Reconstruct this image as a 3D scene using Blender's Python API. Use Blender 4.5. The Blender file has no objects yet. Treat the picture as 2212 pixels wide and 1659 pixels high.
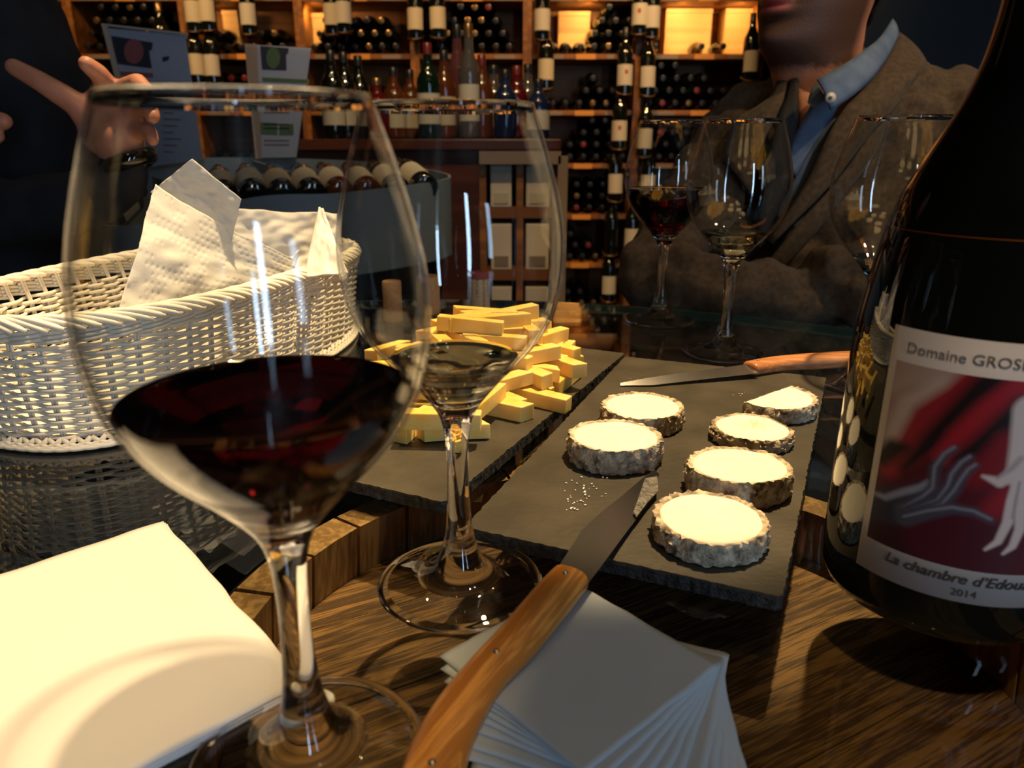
import bpy, bmesh, math, random
import numpy as np
from mathutils import Vector, Matrix, noise
random.seed(7)
SC = bpy.context.scene
COL = SC.collection
TZ = 1.0                      # height of the glass table top above the floor; all z below are relative to it
# ------------------------------------------------------------------ camera, world, light, exposure
FPX, TH, HC = 1600.0, math.radians(18.3), 0.19
cd = bpy.data.cameras.new('camera'); cam = bpy.data.objects.new('camera', cd); COL.objects.link(cam)
cam.location = (0, 0, TZ + HC); cam.rotation_euler = (math.pi/2 - TH, 0, 0)
cd.sensor_width = 36; cd.lens = 36*FPX/2212; cd.clip_start = 0.01; cd.clip_end = 50
cd.dof.use_dof = True; cd.dof.focus_distance = 0.45; cd.dof.aperture_fstop = 12.5
SC.camera = cam
SC.view_settings.view_transform = 'Standard'; SC.view_settings.look = 'None'
SC.view_settings.gamma = 1.0; SC.view_settings.use_curve_mapping = False
SC.view_settings.exposure = 0.0
SC.cycles.use_denoising = True
SC.cycles.max_bounces = 14; SC.cycles.transmission_bounces = 12; SC.cycles.transparent_max_bounces = 24
SC.cycles.sample_clamp_indirect = 4.0
w = bpy.data.worlds.new('world'); SC.world = w; w.use_nodes = True
w.node_tree.nodes['Background'].inputs[0].default_value = (0.25, 0.4, 0.7, 1)
w.node_tree.nodes['Background'].inputs[1].default_value = 0.35
WARM = (1.0, 0.70, 0.36); COOL = (0.50, 0.72, 1.0)
def light(name, kind, loc, target, energy, color, size=0.05, size_y=None, spot=60, blend=0.3):
    d = bpy.data.lights.new(name, kind); d.energy = energy; d.color = color
    if kind == 'AREA':
        d.size = size
        if size_y: d.shape = 'RECTANGLE'; d.size_y = size_y
    else: d.shadow_soft_size = size
    if kind == 'SPOT': d.spot_size = math.radians(spot); d.spot_blend = blend
    o = bpy.data.objects.new(name, d); COL.objects.link(o)
    L = Vector(loc) + Vector((0, 0, TZ)); T = Vector(target) + Vector((0, 0, TZ))
    o.location = L; o.rotation_euler = (T - L).to_track_quat('-Z', 'Y').to_euler()
    return o
light('daylight_window', 'AREA', (0.95, -2.30, 0.45), (0.95, 3, 0.45), 24, COOL, 0.17, 1.9)
light('daylight_window_side', 'AREA', (2.2, -2.2, 0.6), (0.3, 1, 0.1), 9, COOL, 0.22, 1.5)
light('spot_lamp_slates', 'SPOT', (0.34, 0.76, 1.40), (0.070, 0.565, 0), 170, WARM, 0.022, spot=23, blend=0.15)
light('spot_lamp_basket', 'SPOT', (-0.05, 0.80, 1.45), (-0.31, 0.60, 0), 140, WARM, 0.022, spot=21, blend=0.25)
light('shadow_fill_spot', 'SPOT', (0.02, 0.50, 1.45), (-0.33, 0.33, 0), 60, WARM, 0.03, spot=24, blend=0.3)  # added fill that lightens the wine glass shadow on the napkin
light('spot_lamp_napkin', 'SPOT', (0.36, 0.12, 1.45), (-0.24, 0.25, 0), 95, WARM, 0.035, spot=16, blend=0.2)
light('spot_lamp_near', 'SPOT', (-0.15, -0.50, 1.40), (0.275, 0.16, 0), 45, WARM, 0.03, spot=14, blend=0.2)
light('warm_fill', 'AREA', (0.1, 0.6, 1.80), (0.1, 0.6, 0), 6.5, WARM, 1.6)  # unseen warm fill area, added to lift the whole table
for gx, gy in ((-0.75, 1.3), (0.1, 1.5), (0.9, 1.35), (-0.4, -0.2), (0.75, 0.2)):
    light('glint_point', 'POINT', (gx, gy, 1.70), (gx, gy, 0), 2.2, WARM, 0.028)  # small point lights added for glints on glasses and bottle
light('spot_lamp_guest', 'SPOT', (1.15, 0.35, 1.5), (0.62, 1.1, 0.15), 42, WARM, 0.03, spot=50, blend=0.6)
for i, (x, e) in enumerate(((-1.9, 55), (-0.9, 55), (0.25, 62), (1.0, 70))):
    light('rack_lamp', 'SPOT', (x, 2.75, 1.55), (x, 3.95, 0.45), e, (1.0, 0.60, 0.25), 0.04, spot=88, blend=0.8)
for x, e in ((0.37, 4), (0.82, 4), (1.1, 3.5), (-0.95, 2.5), (-1.5, 2)):
    light('shelf_back_fill', 'SPOT', (x, 3.93, 0.80), (x, 4.10, 0.64), e, (1.0, 0.58, 0.22), 0.02, spot=150, blend=0.5)  # unseen spots added to brighten the top shelf backs and boxes
light('face_fill_spot', 'SPOT', (0.75, 0.05, 1.15), (0.57, 1.05, 0.36), 30, WARM, 0.03, spot=26, blend=0.5)  # front fill added for the bearded face
light('counter_fill_spot', 'SPOT', (0.0, 1.2, 1.6), (-0.05, 2.3, -0.1), 65, WARM, 0.03, spot=60, blend=0.6)  # added from the camera side to brighten the counter crates

# ------------------------------------------------------------------ photo pixel -> place helpers
CT, ST = math.cos(TH), math.sin(TH)
def ray(px, py):
    u = (px-1106)/FPX; v = (py-829.5)/FPX
    return u, CT - v*ST, -ST - v*CT
def P(px, py, h=0.0):
    a, b, c = ray(px, py); t = (HC-h)/(-c); return Vector((a*t, b*t, h))
def D(px, py, Y):
    a, b, c = ray(px, py); t = Y/b; return Vector((a*t, Y, HC + c*t))

# ------------------------------------------------------------------ object helpers
def tag(o, label=None, cat=None, group=None, kind=None):
    if label: o['label'] = label
    if cat: o['category'] = cat
    if group: o['group'] = group
    if kind: o['kind'] = kind
    return o
def wmat(o): return Matrix.LocRotScale(o.location, o.rotation_euler, o.scale)
def full(o):
    m = wmat(o)
    while o.parent: o = o.parent; m = wmat(o) @ m
    return m
def thing(name, loc, label, cat, group=None, rz=0.0):
    o = bpy.data.objects.new(name, None); COL.objects.link(o)
    o.empty_display_size = 0.02
    o.location = (loc[0], loc[1], loc[2] + TZ); o.rotation_euler = (0, 0, rz)
    return tag(o, label, cat, group)
class MB:
    def __init__(s): s.v = []; s.f = []; s.m = []
    def add(s, V, F, mi=0):
        n = len(s.v); s.v += [tuple(p) for p in V]; s.f += [tuple(i+n for i in f) for f in F]; s.m += [mi]*len(F)
        return s
    def box(s, c, d, mi=0, rz=0.0):
        V = []
        for x in (-1, 1):
            for y in (-1, 1):
                for z in (-1, 1):
                    X, Y = x*d[0]/2, y*d[1]/2
                    V.append((c[0]+X*math.cos(rz)-Y*math.sin(rz), c[1]+X*math.sin(rz)+Y*math.cos(rz), c[2]+z*d[2]/2))
        return s.add(V, [(0, 1, 3, 2), (4, 6, 7, 5), (0, 4, 5, 1), (2, 3, 7, 6), (0, 2, 6, 4), (1, 5, 7, 3)], mi)
    def lathe(s, prof, c=(0, 0, 0), n=24, mi=0, mfun=None, closed=False):
        V = []; F = []; M = []
        k = len(prof)
        for r, z in prof:
            for j in range(n):
                a = 2*math.pi*j/n; V.append((c[0]+r*math.cos(a), c[1]+r*math.sin(a), c[2]+z))
        rng = range(k if closed else k-1)
        base = len(s.v); s.v += V
        for i in rng:
            i2 = (i+1) % k
            for j in range(n):
                j2 = (j+1) % n
                s.f.append((base+i*n+j, base+i*n+j2, base+i2*n+j2, base+i2*n+j))
                s.m.append(mfun(i) if mfun else mi)
        return s
    def tube(s, path, r, n=8, mi=0, caps=True, flat=1.0, up=None, closed=False):
        path = [Vector(p) for p in path]; k = len(path)
        R = r if hasattr(r, '__len__') else [r]*k
        V = []; F = []; prev = None
        for i, p in enumerate(path):
            if closed: t = path[(i+1) % k]-path[i-1]
            else: t = path[min(i+1, k-1)]-path[max(i-1, 0)]
            t.normalize()
            if up is not None: a = Vector(up)
            elif prev is None: a = Vector((0, 0, 1)) if abs(t.z) < 0.9 else Vector((1, 0, 0))
            else: a = prev
            a = (a - t*a.dot(t)); a.normalize(); prev = a; b = t.cross(a)
            for j in range(n):
                q = 2*math.pi*j/n; V.append(p + a*(R[i]*flat*math.cos(q)) + b*(R[i]*math.sin(q)))
        for i in range(k if closed else k-1):
            i2 = (i+1) % k
            for j in range(n):
                j2 = (j+1) % n; F.append((i*n+j, i*n+j2, i2*n+j2, i2*n+j))
        if caps and not closed:
            F.append(tuple(range(n))[::-1]); F.append(tuple((k-1)*n+j for j in range(n)))
        return s.add(V, F, mi)
    def prism(s, poly, z0, z1, mi=0):
        n = len(poly)
        V = [(x, y, z0) for x, y in poly] + [(x, y, z1) for x, y in poly]
        F = [tuple(range(n))[::-1], tuple(range(n, 2*n))] + [(i, (i+1) % n, n+(i+1) % n, n+i) for i in range(n)]
        return s.add(V, F, mi)
    def grid(s, fn, nu, nv, mi=0, wrap=False):
        V = []; F = []
        for i in range(nu+1):
            for j in range(nv+1): V.append(fn(i/nu, j/nv))
        for i in range(nu):
            for j in range(nv): F.append((i*(nv+1)+j, (i+1)*(nv+1)+j, (i+1)*(nv+1)+j+1, i*(nv+1)+j+1))
        return s.add(V, F, mi)
    def build(s, name, mats, parent=None, origin=None, local=False, smooth=True, bevel=0, solid=0, sub=0, loc=None, angle=None, kind=None):
        """vertices are given in the place's coordinates (z from the table top) unless local"""
        me = bpy.data.meshes.new(name)
        if local: vs = s.v
        else:
            vs = [Vector((p[0], p[1], p[2]+TZ)) for p in s.v]
            if parent is not None:
                inv = full(parent).inverted(); vs = [inv @ p for p in vs]
            else:
                if origin is None:
                    a = np.array(s.v); origin = ((a[:, 0].min()+a[:, 0].max())/2, (a[:, 1].min()+a[:, 1].max())/2, a[:, 2].min())
                O = Vector((origin[0], origin[1], origin[2]+TZ)); vs = [p-O for p in vs]
        me.from_pydata([tuple(p) for p in vs], [], s.f)
        if not isinstance(mats, (list, tuple)): mats = [mats]
        for m in mats: me.materials.append(m)
        me.polygons.foreach_set('material_index', s.m)
        me.validate()
        bm = bmesh.new(); bm.from_mesh(me)
        bmesh.ops.recalc_face_normals(bm, faces=bm.faces); bm.to_mesh(me); bm.free()
        if smooth:
            me.polygons.foreach_set('use_smooth', [True]*len(me.polygons))
            if angle: me.set_sharp_from_angle(angle=math.radians(angle))
        o = bpy.data.objects.new(name, me); COL.objects.link(o)
        if parent is not None: o.parent = parent
        elif not local: o.location = O
        if loc is not None: o.location = (loc[0], loc[1], loc[2] + (TZ if parent is None else 0))
        if solid:
            m = o.modifiers.new('s', 'SOLIDIFY'); m.thickness = solid; m.offset = 0
        if sub:
            m = o.modifiers.new('u', 'SUBSURF'); m.levels = m.render_levels = sub
        if bevel:
            m = o.modifiers.new('b', 'BEVEL'); m.width = bevel; m.segments = 2; m.limit_method = 'ANGLE'
        if kind: o['kind'] = kind
        return o
def dup(root, loc, rot=None, label=None, group=None, scale=None):
    r = root.copy(); COL.objects.link(r); r.location = (loc[0], loc[1], loc[2]+TZ)
    if rot is not None: r.rotation_euler = rot
    if scale: r.scale = scale
    if label: r['label'] = label
    if group: r['group'] = group
    for ch in list(root.children):
        c = ch.copy(); COL.objects.link(c); c.parent = r
        for g in ch.children:
            d = g.copy(); COL.objects.link(d); d.parent = c
    return r

# ------------------------------------------------------------------ materials
def nmat(name):
    m = bpy.data.materials.new(name); m.use_nodes = True
    nt = m.node_tree; nt.nodes.clear()
    out = nt.nodes.new('ShaderNodeOutputMaterial')
    return m, nt, out
def pr(name, color, rough=0.5, metal=0.0, spec=0.5, noise_amt=0.0, nscale=40, bump=0.0, bscale=200, stretch=None,
       color2=None, trans=0, ior=1.45, coat=0, sheen=0, sss=0, detail=6, emit=None, bdist=0.001):
    m, nt, out = nmat(name); N = nt.nodes; L = nt.links
    b = N.new('ShaderNodeBsdfPrincipled'); L.new(b.outputs[0], out.inputs[0])
    b.inputs['Base Color'].default_value = (*color, 1); b.inputs['Roughness'].default_value = rough
    b.inputs['Metallic'].default_value = metal; b.inputs['Specular IOR Level'].default_value = spec
    b.inputs['Transmission Weight'].default_value = trans; b.inputs['IOR'].default_value = ior
    b.inputs['Coat Weight'].default_value = coat; b.inputs['Coat Roughness'].default_value = 0.03
    b.inputs['Sheen Weight'].default_value = sheen; b.inputs['Sheen Roughness'].default_value = 0.5
    if sss:
        b.inputs['Subsurface Weight'].default_value = sss; b.inputs['Subsurface Radius'].default_value = (0.006, 0.004, 0.002)
        b.inputs['Subsurface Scale'].default_value = 1.0
    if emit: b.inputs['Emission Color'].default_value = (*emit[:3], 1); b.inputs['Emission Strength'].default_value = emit[3]
    if color2 or bump:
        tc = N.new('ShaderNodeTexCoord'); mp = N.new('ShaderNodeMapping'); L.new(tc.outputs['Object'], mp.inputs[0])
        if stretch: mp.inputs['Scale'].default_value = stretch[:3]; mp.inputs['Rotation'].default_value = (0, 0, stretch[3] if len(stretch) > 3 else 0)
    if color2:
        n = N.new('ShaderNodeTexNoise'); n.inputs['Scale'].default_value = nscale; n.inputs['Detail'].default_value = detail; L.new(mp.outputs[0], n.inputs[0])
        r = N.new('ShaderNodeValToRGB'); r.color_ramp.elements[0].position = 0.35; r.color_ramp.elements[1].position = 0.65
        r.color_ramp.elements[0].color = (*color, 1); r.color_ramp.elements[1].color = (*color2, 1)
        L.new(n.outputs[0], r.inputs[0]); L.new(r.outputs[0], b.inputs['Base Color'])
    if bump:
        n2 = N.new('ShaderNodeTexNoise'); n2.inputs['Scale'].default_value = bscale; n2.inputs['Detail'].default_value = 5; L.new(mp.outputs[0], n2.inputs[0])
        bu = N.new('ShaderNodeBump'); bu.inputs['Strength'].default_value = bump; bu.inputs['Distance'].default_value = bdist
        L.new(n2.outputs[0], bu.inputs['Height']); L.new(bu.outputs[0], b.inputs['Normal'])
    return m
def wood(name, c1, c2, scale=(1, 1, 1), rz=0.0, fine=300, rough=0.45, bump=0.25, spec=0.4):
    """grain runs along local x after the rotation"""
    m, nt, out = nmat(name); N = nt.nodes; L = nt.links
    b = N.new('ShaderNodeBsdfPrincipled'); L.new(b.outputs[0], out.inputs[0])
    b.inputs['Roughness'].default_value = rough; b.inputs['Specular IOR Level'].default_value = spec
    tc = N.new('ShaderNodeTexCoord'); mr = N.new('ShaderNodeMapping'); mr.inputs['Rotation'].default_value = (0, 0, rz)
    mp = N.new('ShaderNodeMapping'); mp.inputs['Scale'].default_value = (scale[0]*0.06, scale[1], scale[2])
    L.new(tc.outputs['Object'], mr.inputs[0]); L.new(mr.outputs[0], mp.inputs[0])
    n = N.new('ShaderNodeTexNoise'); n.inputs['Scale'].default_value = fine*0.35; n.inputs['Detail'].default_value = 8; n.inputs['Distortion'].default_value = 0.6
    n2 = N.new('ShaderNodeTexNoise'); n2.inputs['Scale'].default_value = fine*2; n2.inputs['Detail'].default_value = 4
    L.new(mp.outputs[0], n.inputs[0]); L.new(mp.outputs[0], n2.inputs[0])
    mx = N.new('ShaderNodeMath'); mx.operation = 'ADD'; L.new(n.outputs[0], mx.inputs[0]); L.new(n2.outputs[0], mx.inputs[1])
    r = N.new('ShaderNodeValToRGB'); r.color_ramp.elements[0].position = 0.78; r.color_ramp.elements[1].position = 1.15 if False else 0.98
    mx2 = N.new('ShaderNodeMath'); mx2.operation = 'MULTIPLY'; mx2.inputs[1].default_value = 0.85; L.new(mx.outputs[0], mx2.inputs[0])
    r.color_ramp.elements[0].color = (*c1, 1); r.color_ramp.elements[1].color = (*c2, 1)
    L.new(mx2.outputs[0], r.inputs[0]); L.new(r.outputs[0], b.inputs['Base Color'])
    bu = N.new('ShaderNodeBump'); bu.inputs['Strength'].default_value = bump; bu.inputs['Distance'].default_value = 0.0006
    L.new(mx.outputs[0], bu.inputs['Height']); L.new(bu.outputs[0], b.inputs['Normal'])
    return m
def schlick(nt, f0=0.04):
    N = nt.nodes; L = nt.links
    lw = N.new('ShaderNodeLayerWeight'); lw.inputs[0].default_value = 0.5
    pw = N.new('ShaderNodeMath'); pw.operation = 'POWER'; pw.inputs[1].default_value = 5.0; L.new(lw.outputs['Facing'], pw.inputs[0])
    ma = N.new('ShaderNodeMath'); ma.operation = 'MULTIPLY_ADD'; ma.inputs[1].default_value = 1-f0; ma.inputs[2].default_value = f0; L.new(pw.outputs[0], ma.inputs[0])
    return lw, ma
def flat_glass(name, tint, f0=0.04, lo=None, hi=1.0):
    """thin or flat glass: see-through with a Fresnel reflection; a bowl wall also refracts at its grazing edge"""
    m, nt, out = nmat(name); N = nt.nodes; L = nt.links
    tr = N.new('ShaderNodeBsdfTransparent'); tr.inputs[0].default_value = (*tint, 1)
    gl = N.new('ShaderNodeBsdfGlossy'); gl.inputs['Roughness'].default_value = 0.0
    lw, fr = schlick(nt, f0)
    mx = N.new('ShaderNodeMixShader'); L.new(fr.outputs[0], mx.inputs[0]); L.new(tr.outputs[0], mx.inputs[1]); L.new(gl.outputs[0], mx.inputs[2])
    if lo:
        g = N.new('ShaderNodeBsdfGlass'); g.inputs['IOR'].default_value = 1.12; g.inputs['Roughness'].default_value = 0.0
        mr = N.new('ShaderNodeMapRange'); mr.inputs[1].default_value = lo; mr.inputs[2].default_value = hi; L.new(lw.outputs['Facing'], mr.inputs[0])
        m2 = N.new('ShaderNodeMixShader'); L.new(mr.outputs[0], m2.inputs[0]); L.new(mx.outputs[0], m2.inputs[1]); L.new(g.outputs[0], m2.inputs[2]); mx = m2
    L.new(mx.outputs[0], out.inputs[0]); return m
def attr_mat(name, rough=0.5, bump=0, bscale=300, spec=0.4, sss=0, coat=0, noisy=0.0):
    m, nt, out = nmat(name); N = nt.nodes; L = nt.links
    b = N.new('ShaderNodeBsdfPrincipled'); L.new(b.outputs[0], out.inputs[0]); b.inputs['Roughness'].default_value = rough
    b.inputs['Specular IOR Level'].default_value = spec; b.inputs['Coat Weight'].default_value = coat
    a = N.new('ShaderNodeVertexColor'); a.layer_name = 'Col'; L.new(a.outputs[0], b.inputs['Base Color'])
    if bump:
        tc = N.new('ShaderNodeTexCoord'); n2 = N.new('ShaderNodeTexNoise'); n2.inputs['Scale'].default_value = bscale; L.new(tc.outputs['Object'], n2.inputs[0])
        bu = N.new('ShaderNodeBump'); bu.inputs['Strength'].default_value = bump; bu.inputs['Distance'].default_value = 0.001
        L.new(n2.outputs[0], bu.inputs['Height']); L.new(bu.outputs[0], b.inputs['Normal'])
    return m
def paint(o, fn):
    me = o.data; ca = me.color_attributes.new('Col', 'FLOAT_COLOR', 'POINT')
    arr = np.ones((len(me.vertices), 4), dtype=np.float32)
    for i, v in enumerate(me.vertices): arr[i, :3] = fn(v.co)
    ca.data.foreach_set('color', arr.ravel())

M = {}
M['glass'] = pr('clear_glass', (1, 1, 1), 0.0, trans=1.0, ior=1.5)
M['bowl'] = flat_glass('bowl_glass', (0.975, 0.98, 0.975), 0.04, 0.78, 0.98)
M['foot'] = flat_glass('foot_glass', (0.97, 0.975, 0.97), 0.09)
M['red_wine'] = pr('red_wine', (0.030, 0.0007, 0.0014), 0.0, trans=1.0, ior=1.34)
M['white_wine'] = pr('white_wine', (0.96, 0.90, 0.66), 0.0, trans=1.0, ior=1.34)
M['table_glass'] = flat_glass('table_glass', (0.86, 0.90, 0.88))
M['table_edge'] = pr('table_glass_edge', (0.05, 0.16, 0.13), 0.08, trans=0.5, ior=1.5)
M['slate'] = pr('slate', (0.044, 0.038, 0.027), 0.42, color2=(0.070, 0.061, 0.044), nscale=30, bump=0.5, bscale=260, spec=0.45, bdist=0.0006)
M['slate_edge'] = pr('slate_edge', (0.006, 0.006, 0.006), 0.5, color2=(0.03, 0.03, 0.03), nscale=300, bump=1.0, bscale=900, bdist=0.001)
M['paper'] = pr('paper', (0.86, 0.84, 0.80), 0.9, bump=0.35, bscale=700, spec=0.1, bdist=0.0004)
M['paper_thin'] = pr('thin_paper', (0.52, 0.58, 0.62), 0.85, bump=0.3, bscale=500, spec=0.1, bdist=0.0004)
M['wicker'] = pr('white_wicker', (0.84, 0.79, 0.68), 0.38, spec=0.4)
M['cheese_yellow'] = pr('yellow_cheese', (0.88, 0.55, 0.09), 0.42, color2=(0.92, 0.68, 0.22), nscale=60, sss=0.25, spec=0.4, bump=0.15, bscale=500)
M['paste'] = pr('goat_cheese_paste', (0.93, 0.87, 0.70), 0.6, color2=(0.95, 0.90, 0.76), nscale=50, sss=0.2, bump=0.3, bscale=400, spec=0.3)
M['rind'] = pr('ashy_rind', (0.20, 0.15, 0.10), 0.85, color2=(0.86, 0.71, 0.50), nscale=170, bump=1.0, bscale=500, bdist=0.002, spec=0.2)
M['crumb'] = pr('cheese_crumb', (0.85, 0.80, 0.68), 0.7)
M['steel'] = pr('brushed_steel', (0.42, 0.41, 0.39), 0.22, metal=1.0, bump=0.2, bscale=900, stretch=(0.1, 2, 1, 0), bdist=0.0002)
M['rivet'] = pr('rivet_steel', (0.35, 0.33, 0.28), 0.3, metal=1.0)
M['handle_wood'] = wood('knife_handle_wood', (0.46, 0.17, 0.03), (0.82, 0.36, 0.075), scale=(1, 1, 1), rz=-1.06, fine=260, rough=0.32, bump=0.3)
M['handle_red'] = wood('knife_handle_redwood', (0.40, 0.15, 0.05), (0.60, 0.27, 0.11), fine=220, rough=0.35)
M['barrel_head'] = wood('barrel_head_oak', (0.075, 0.030, 0.009), (0.28, 0.125, 0.034), rz=-0.50, fine=420, rough=0.55, bump=0.5)
M['stave'] = wood('stave_oak', (0.24, 0.115, 0.04), (0.44, 0.235, 0.09), scale=(16, 1, .1), fine=160, rough=0.55)
M['iron'] = pr('black_iron', (0.012, 0.011, 0.010), 0.45, metal=0.6)
M['rackwood'] = wood('rack_wood', (0.19, 0.066, 0.011), (0.36, 0.135, 0.024), fine=18, rough=0.5)
M['darkwood'] = wood('counter_wood', (0.060, 0.016, 0.006), (0.11, 0.030, 0.011), fine=18, rough=0.3)
M['pine'] = wood('lit_back_pine', (0.60, 0.36, 0.12), (0.72, 0.46, 0.17), fine=15, rough=0.6)
M['card'] = pr('pale_crate_front', (0.55, 0.45, 0.35), 0.7, color2=(0.63, 0.52, 0.41), nscale=5)
M['bottle_dark'] = pr('dark_bottle_glass', (0.004, 0.005, 0.003), 0.05, spec=0.6, coat=0.5)
M['bottle_green'] = pr('green_bottle_glass', (0.004, 0.012, 0.005), 0.05, spec=0.6)
M['foil'] = pr('capsule_foil', (0.02, 0.018, 0.018), 0.3, metal=0.3)
M['foil_red'] = pr('red_capsule', (0.14, 0.015, 0.012), 0.3)
M['foil_gold'] = pr('gold_capsule', (0.22, 0.13, 0.05), 0.25, metal=0.7)
M['label_white'] = pr('label_paper', (0.50, 0.44, 0.34), 0.7)
M['label_cream'] = pr('cream_label', (0.50, 0.42, 0.28), 0.7)
M['print_red'] = pr('label_print_red', (0.35, 0.06, 0.03), 0.7)
M['ink'] = pr('ink', (0.02, 0.02, 0.022), 0.7)
M['ink_grey'] = pr('grey_ink', (0.09, 0.085, 0.085), 0.7)
M['label_big'] = pr('front_label_paper', (0.43, 0.395, 0.385), 0.55, spec=0.3)
M['amber'] = pr('amber_liquid', (0.09, 0.022, 0.005), 0.06, spec=0.6)
M['clear_b'] = pr('clear_spirit', (0.07, 0.06, 0.055), 0.06, spec=0.6)
M['rose_b'] = pr('rose_bottle', (0.10, 0.035, 0.04), 0.06, spec=0.6)
M['blue_b'] = pr('blue_bottle', (0.008, 0.015, 0.05), 0.08, spec=0.6)
M['red_b'] = pr('red_bottle', (0.09, 0.006, 0.006), 0.06, spec=0.6)
M['zinc'] = pr('grey_zinc', (0.16, 0.19, 0.215), 0.55, color2=(0.19, 0.225, 0.25), nscale=6, metal=0.2)
M['sheet'] = pr('leaflet_paper', (0.42, 0.48, 0.60), 0.6)
M['acrylic'] = flat_glass('acrylic', (0.95, 0.93, 0.92))
M['acr_edge'] = pr('acrylic_edge', (0.42, 0.33, 0.26), 0.25)
M['skin'] = pr('skin', (0.42, 0.17, 0.10), 0.5, color2=(0.48, 0.21, 0.13), nscale=25, bump=0.25, bscale=250, sss=0.1)
M['nail'] = pr('fingernail', (0.50, 0.25, 0.18), 0.3)
M['sweater'] = pr('black_sweater', (0.006, 0.007, 0.010), 0.9, color2=(0.012, 0.013, 0.018), nscale=30, bump=0.5, bscale=300)
M['blazer'] = pr('brown_wool', (0.045, 0.027, 0.013), 0.95, color2=(0.078, 0.049, 0.025), nscale=140, bump=0.6, bscale=500, sheen=0.05)
M['lining'] = pr('dark_lining', (0.012, 0.010, 0.009), 0.8)
M['denim'] = pr('blue_chambray', (0.065, 0.105, 0.18), 0.85, color2=(0.11, 0.155, 0.24), nscale=40, bump=0.4, bscale=600)
M['button'] = pr('pearl_button', (0.55, 0.5, 0.42), 0.3)
M['hair'] = pr('dark_hair', (0.02, 0.012, 0.008), 0.6, bump=1.0, bscale=300)
M['cork'] = pr('cork', (0.50, 0.27, 0.12), 0.85, color2=(0.60, 0.35, 0.17), nscale=300, bump=0.7, bscale=600)
M['cork_pale'] = pr('pale_cork', (0.52, 0.40, 0.27), 0.85, color2=(0.60, 0.47, 0.33), nscale=250, bump=0.5, bscale=600)
M['cork_red'] = pr('wine_stained_cork', (0.28, 0.07, 0.07), 0.8)
M['wall_grey'] = pr('blue_grey_plaster', (0.020, 0.028, 0.034), 0.9, color2=(0.026, 0.034, 0.041), nscale=3)
M['wall_dark'] = pr('dark_plaster', (0.05, 0.035, 0.025), 0.9)
M['ceiling'] = pr('ceiling_paint', (0.10, 0.08, 0.07), 0.9)
M['floor'] = pr('dark_floor', (0.020, 0.016, 0.013), 0.4, color2=(0.03, 0.022, 0.016), nscale=4)
M['trim'] = pr('grey_trim', (0.22, 0.20, 0.21), 0.5)
M['tagstrip'] = pr('orange_shelf_tag', (0.62, 0.25, 0.04), 0.5)
M['taggrey'] = pr('grey_shelf_tag', (0.22, 0.16, 0.12), 0.6)
M['green_print'] = pr('green_print', (0.10, 0.18, 0.09), 0.6)
M['red_print'] = pr('coral_print', (0.36, 0.12, 0.12), 0.6)
M['dark_print'] = pr('dark_print', (0.035, 0.04, 0.06), 0.6)
M['wire'] = pr('holder_wire', (0.30, 0.17, 0.09), 0.35, metal=0.8)

# ------------------------------------------------------------------ the room
F0 = -TZ
def struct(name, c, d, m, rz=0):
    o = MB().box(c, d, 0, rz).build(name, m, origin=(c[0], c[1], c[2]-d[2]/2), smooth=False); o['kind'] = 'structure'; return o
struct('floor', (0, 1, F0-0.05), (7.0, 7.4, 0.1), M['floor'])
struct('ceiling', (0, 1, 1.85), (7.0, 7.4, 0.1), M['ceiling'])
struct('wall_back', (0, 4.42, 0.4), (7.0, 0.1, 2.8), M['wall_dark'])
struct('wall_left', (-3.3, 1, 0.4), (0.1, 7.0, 2.8), M['wall_dark'])
struct('wall_right', (3.3, 1, 0.4), (0.1, 7.0, 2.8), M['wall_grey'])
struct('wall_front', (0, -2.55, 0.4), (7.0, 0.1, 2.8), M['wall_dark'])
xw = D(1690, 180, 3.0).x
struct('wall_partition', ((xw+3.25)/2, 3.06, 0.4), (3.25-xw, 0.12, 2.8), M['wall_grey'])
struct('trim_1', (xw-0.012, 2.99, 0.4), (0.022, 0.03, 2.78), M['trim'])

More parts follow.
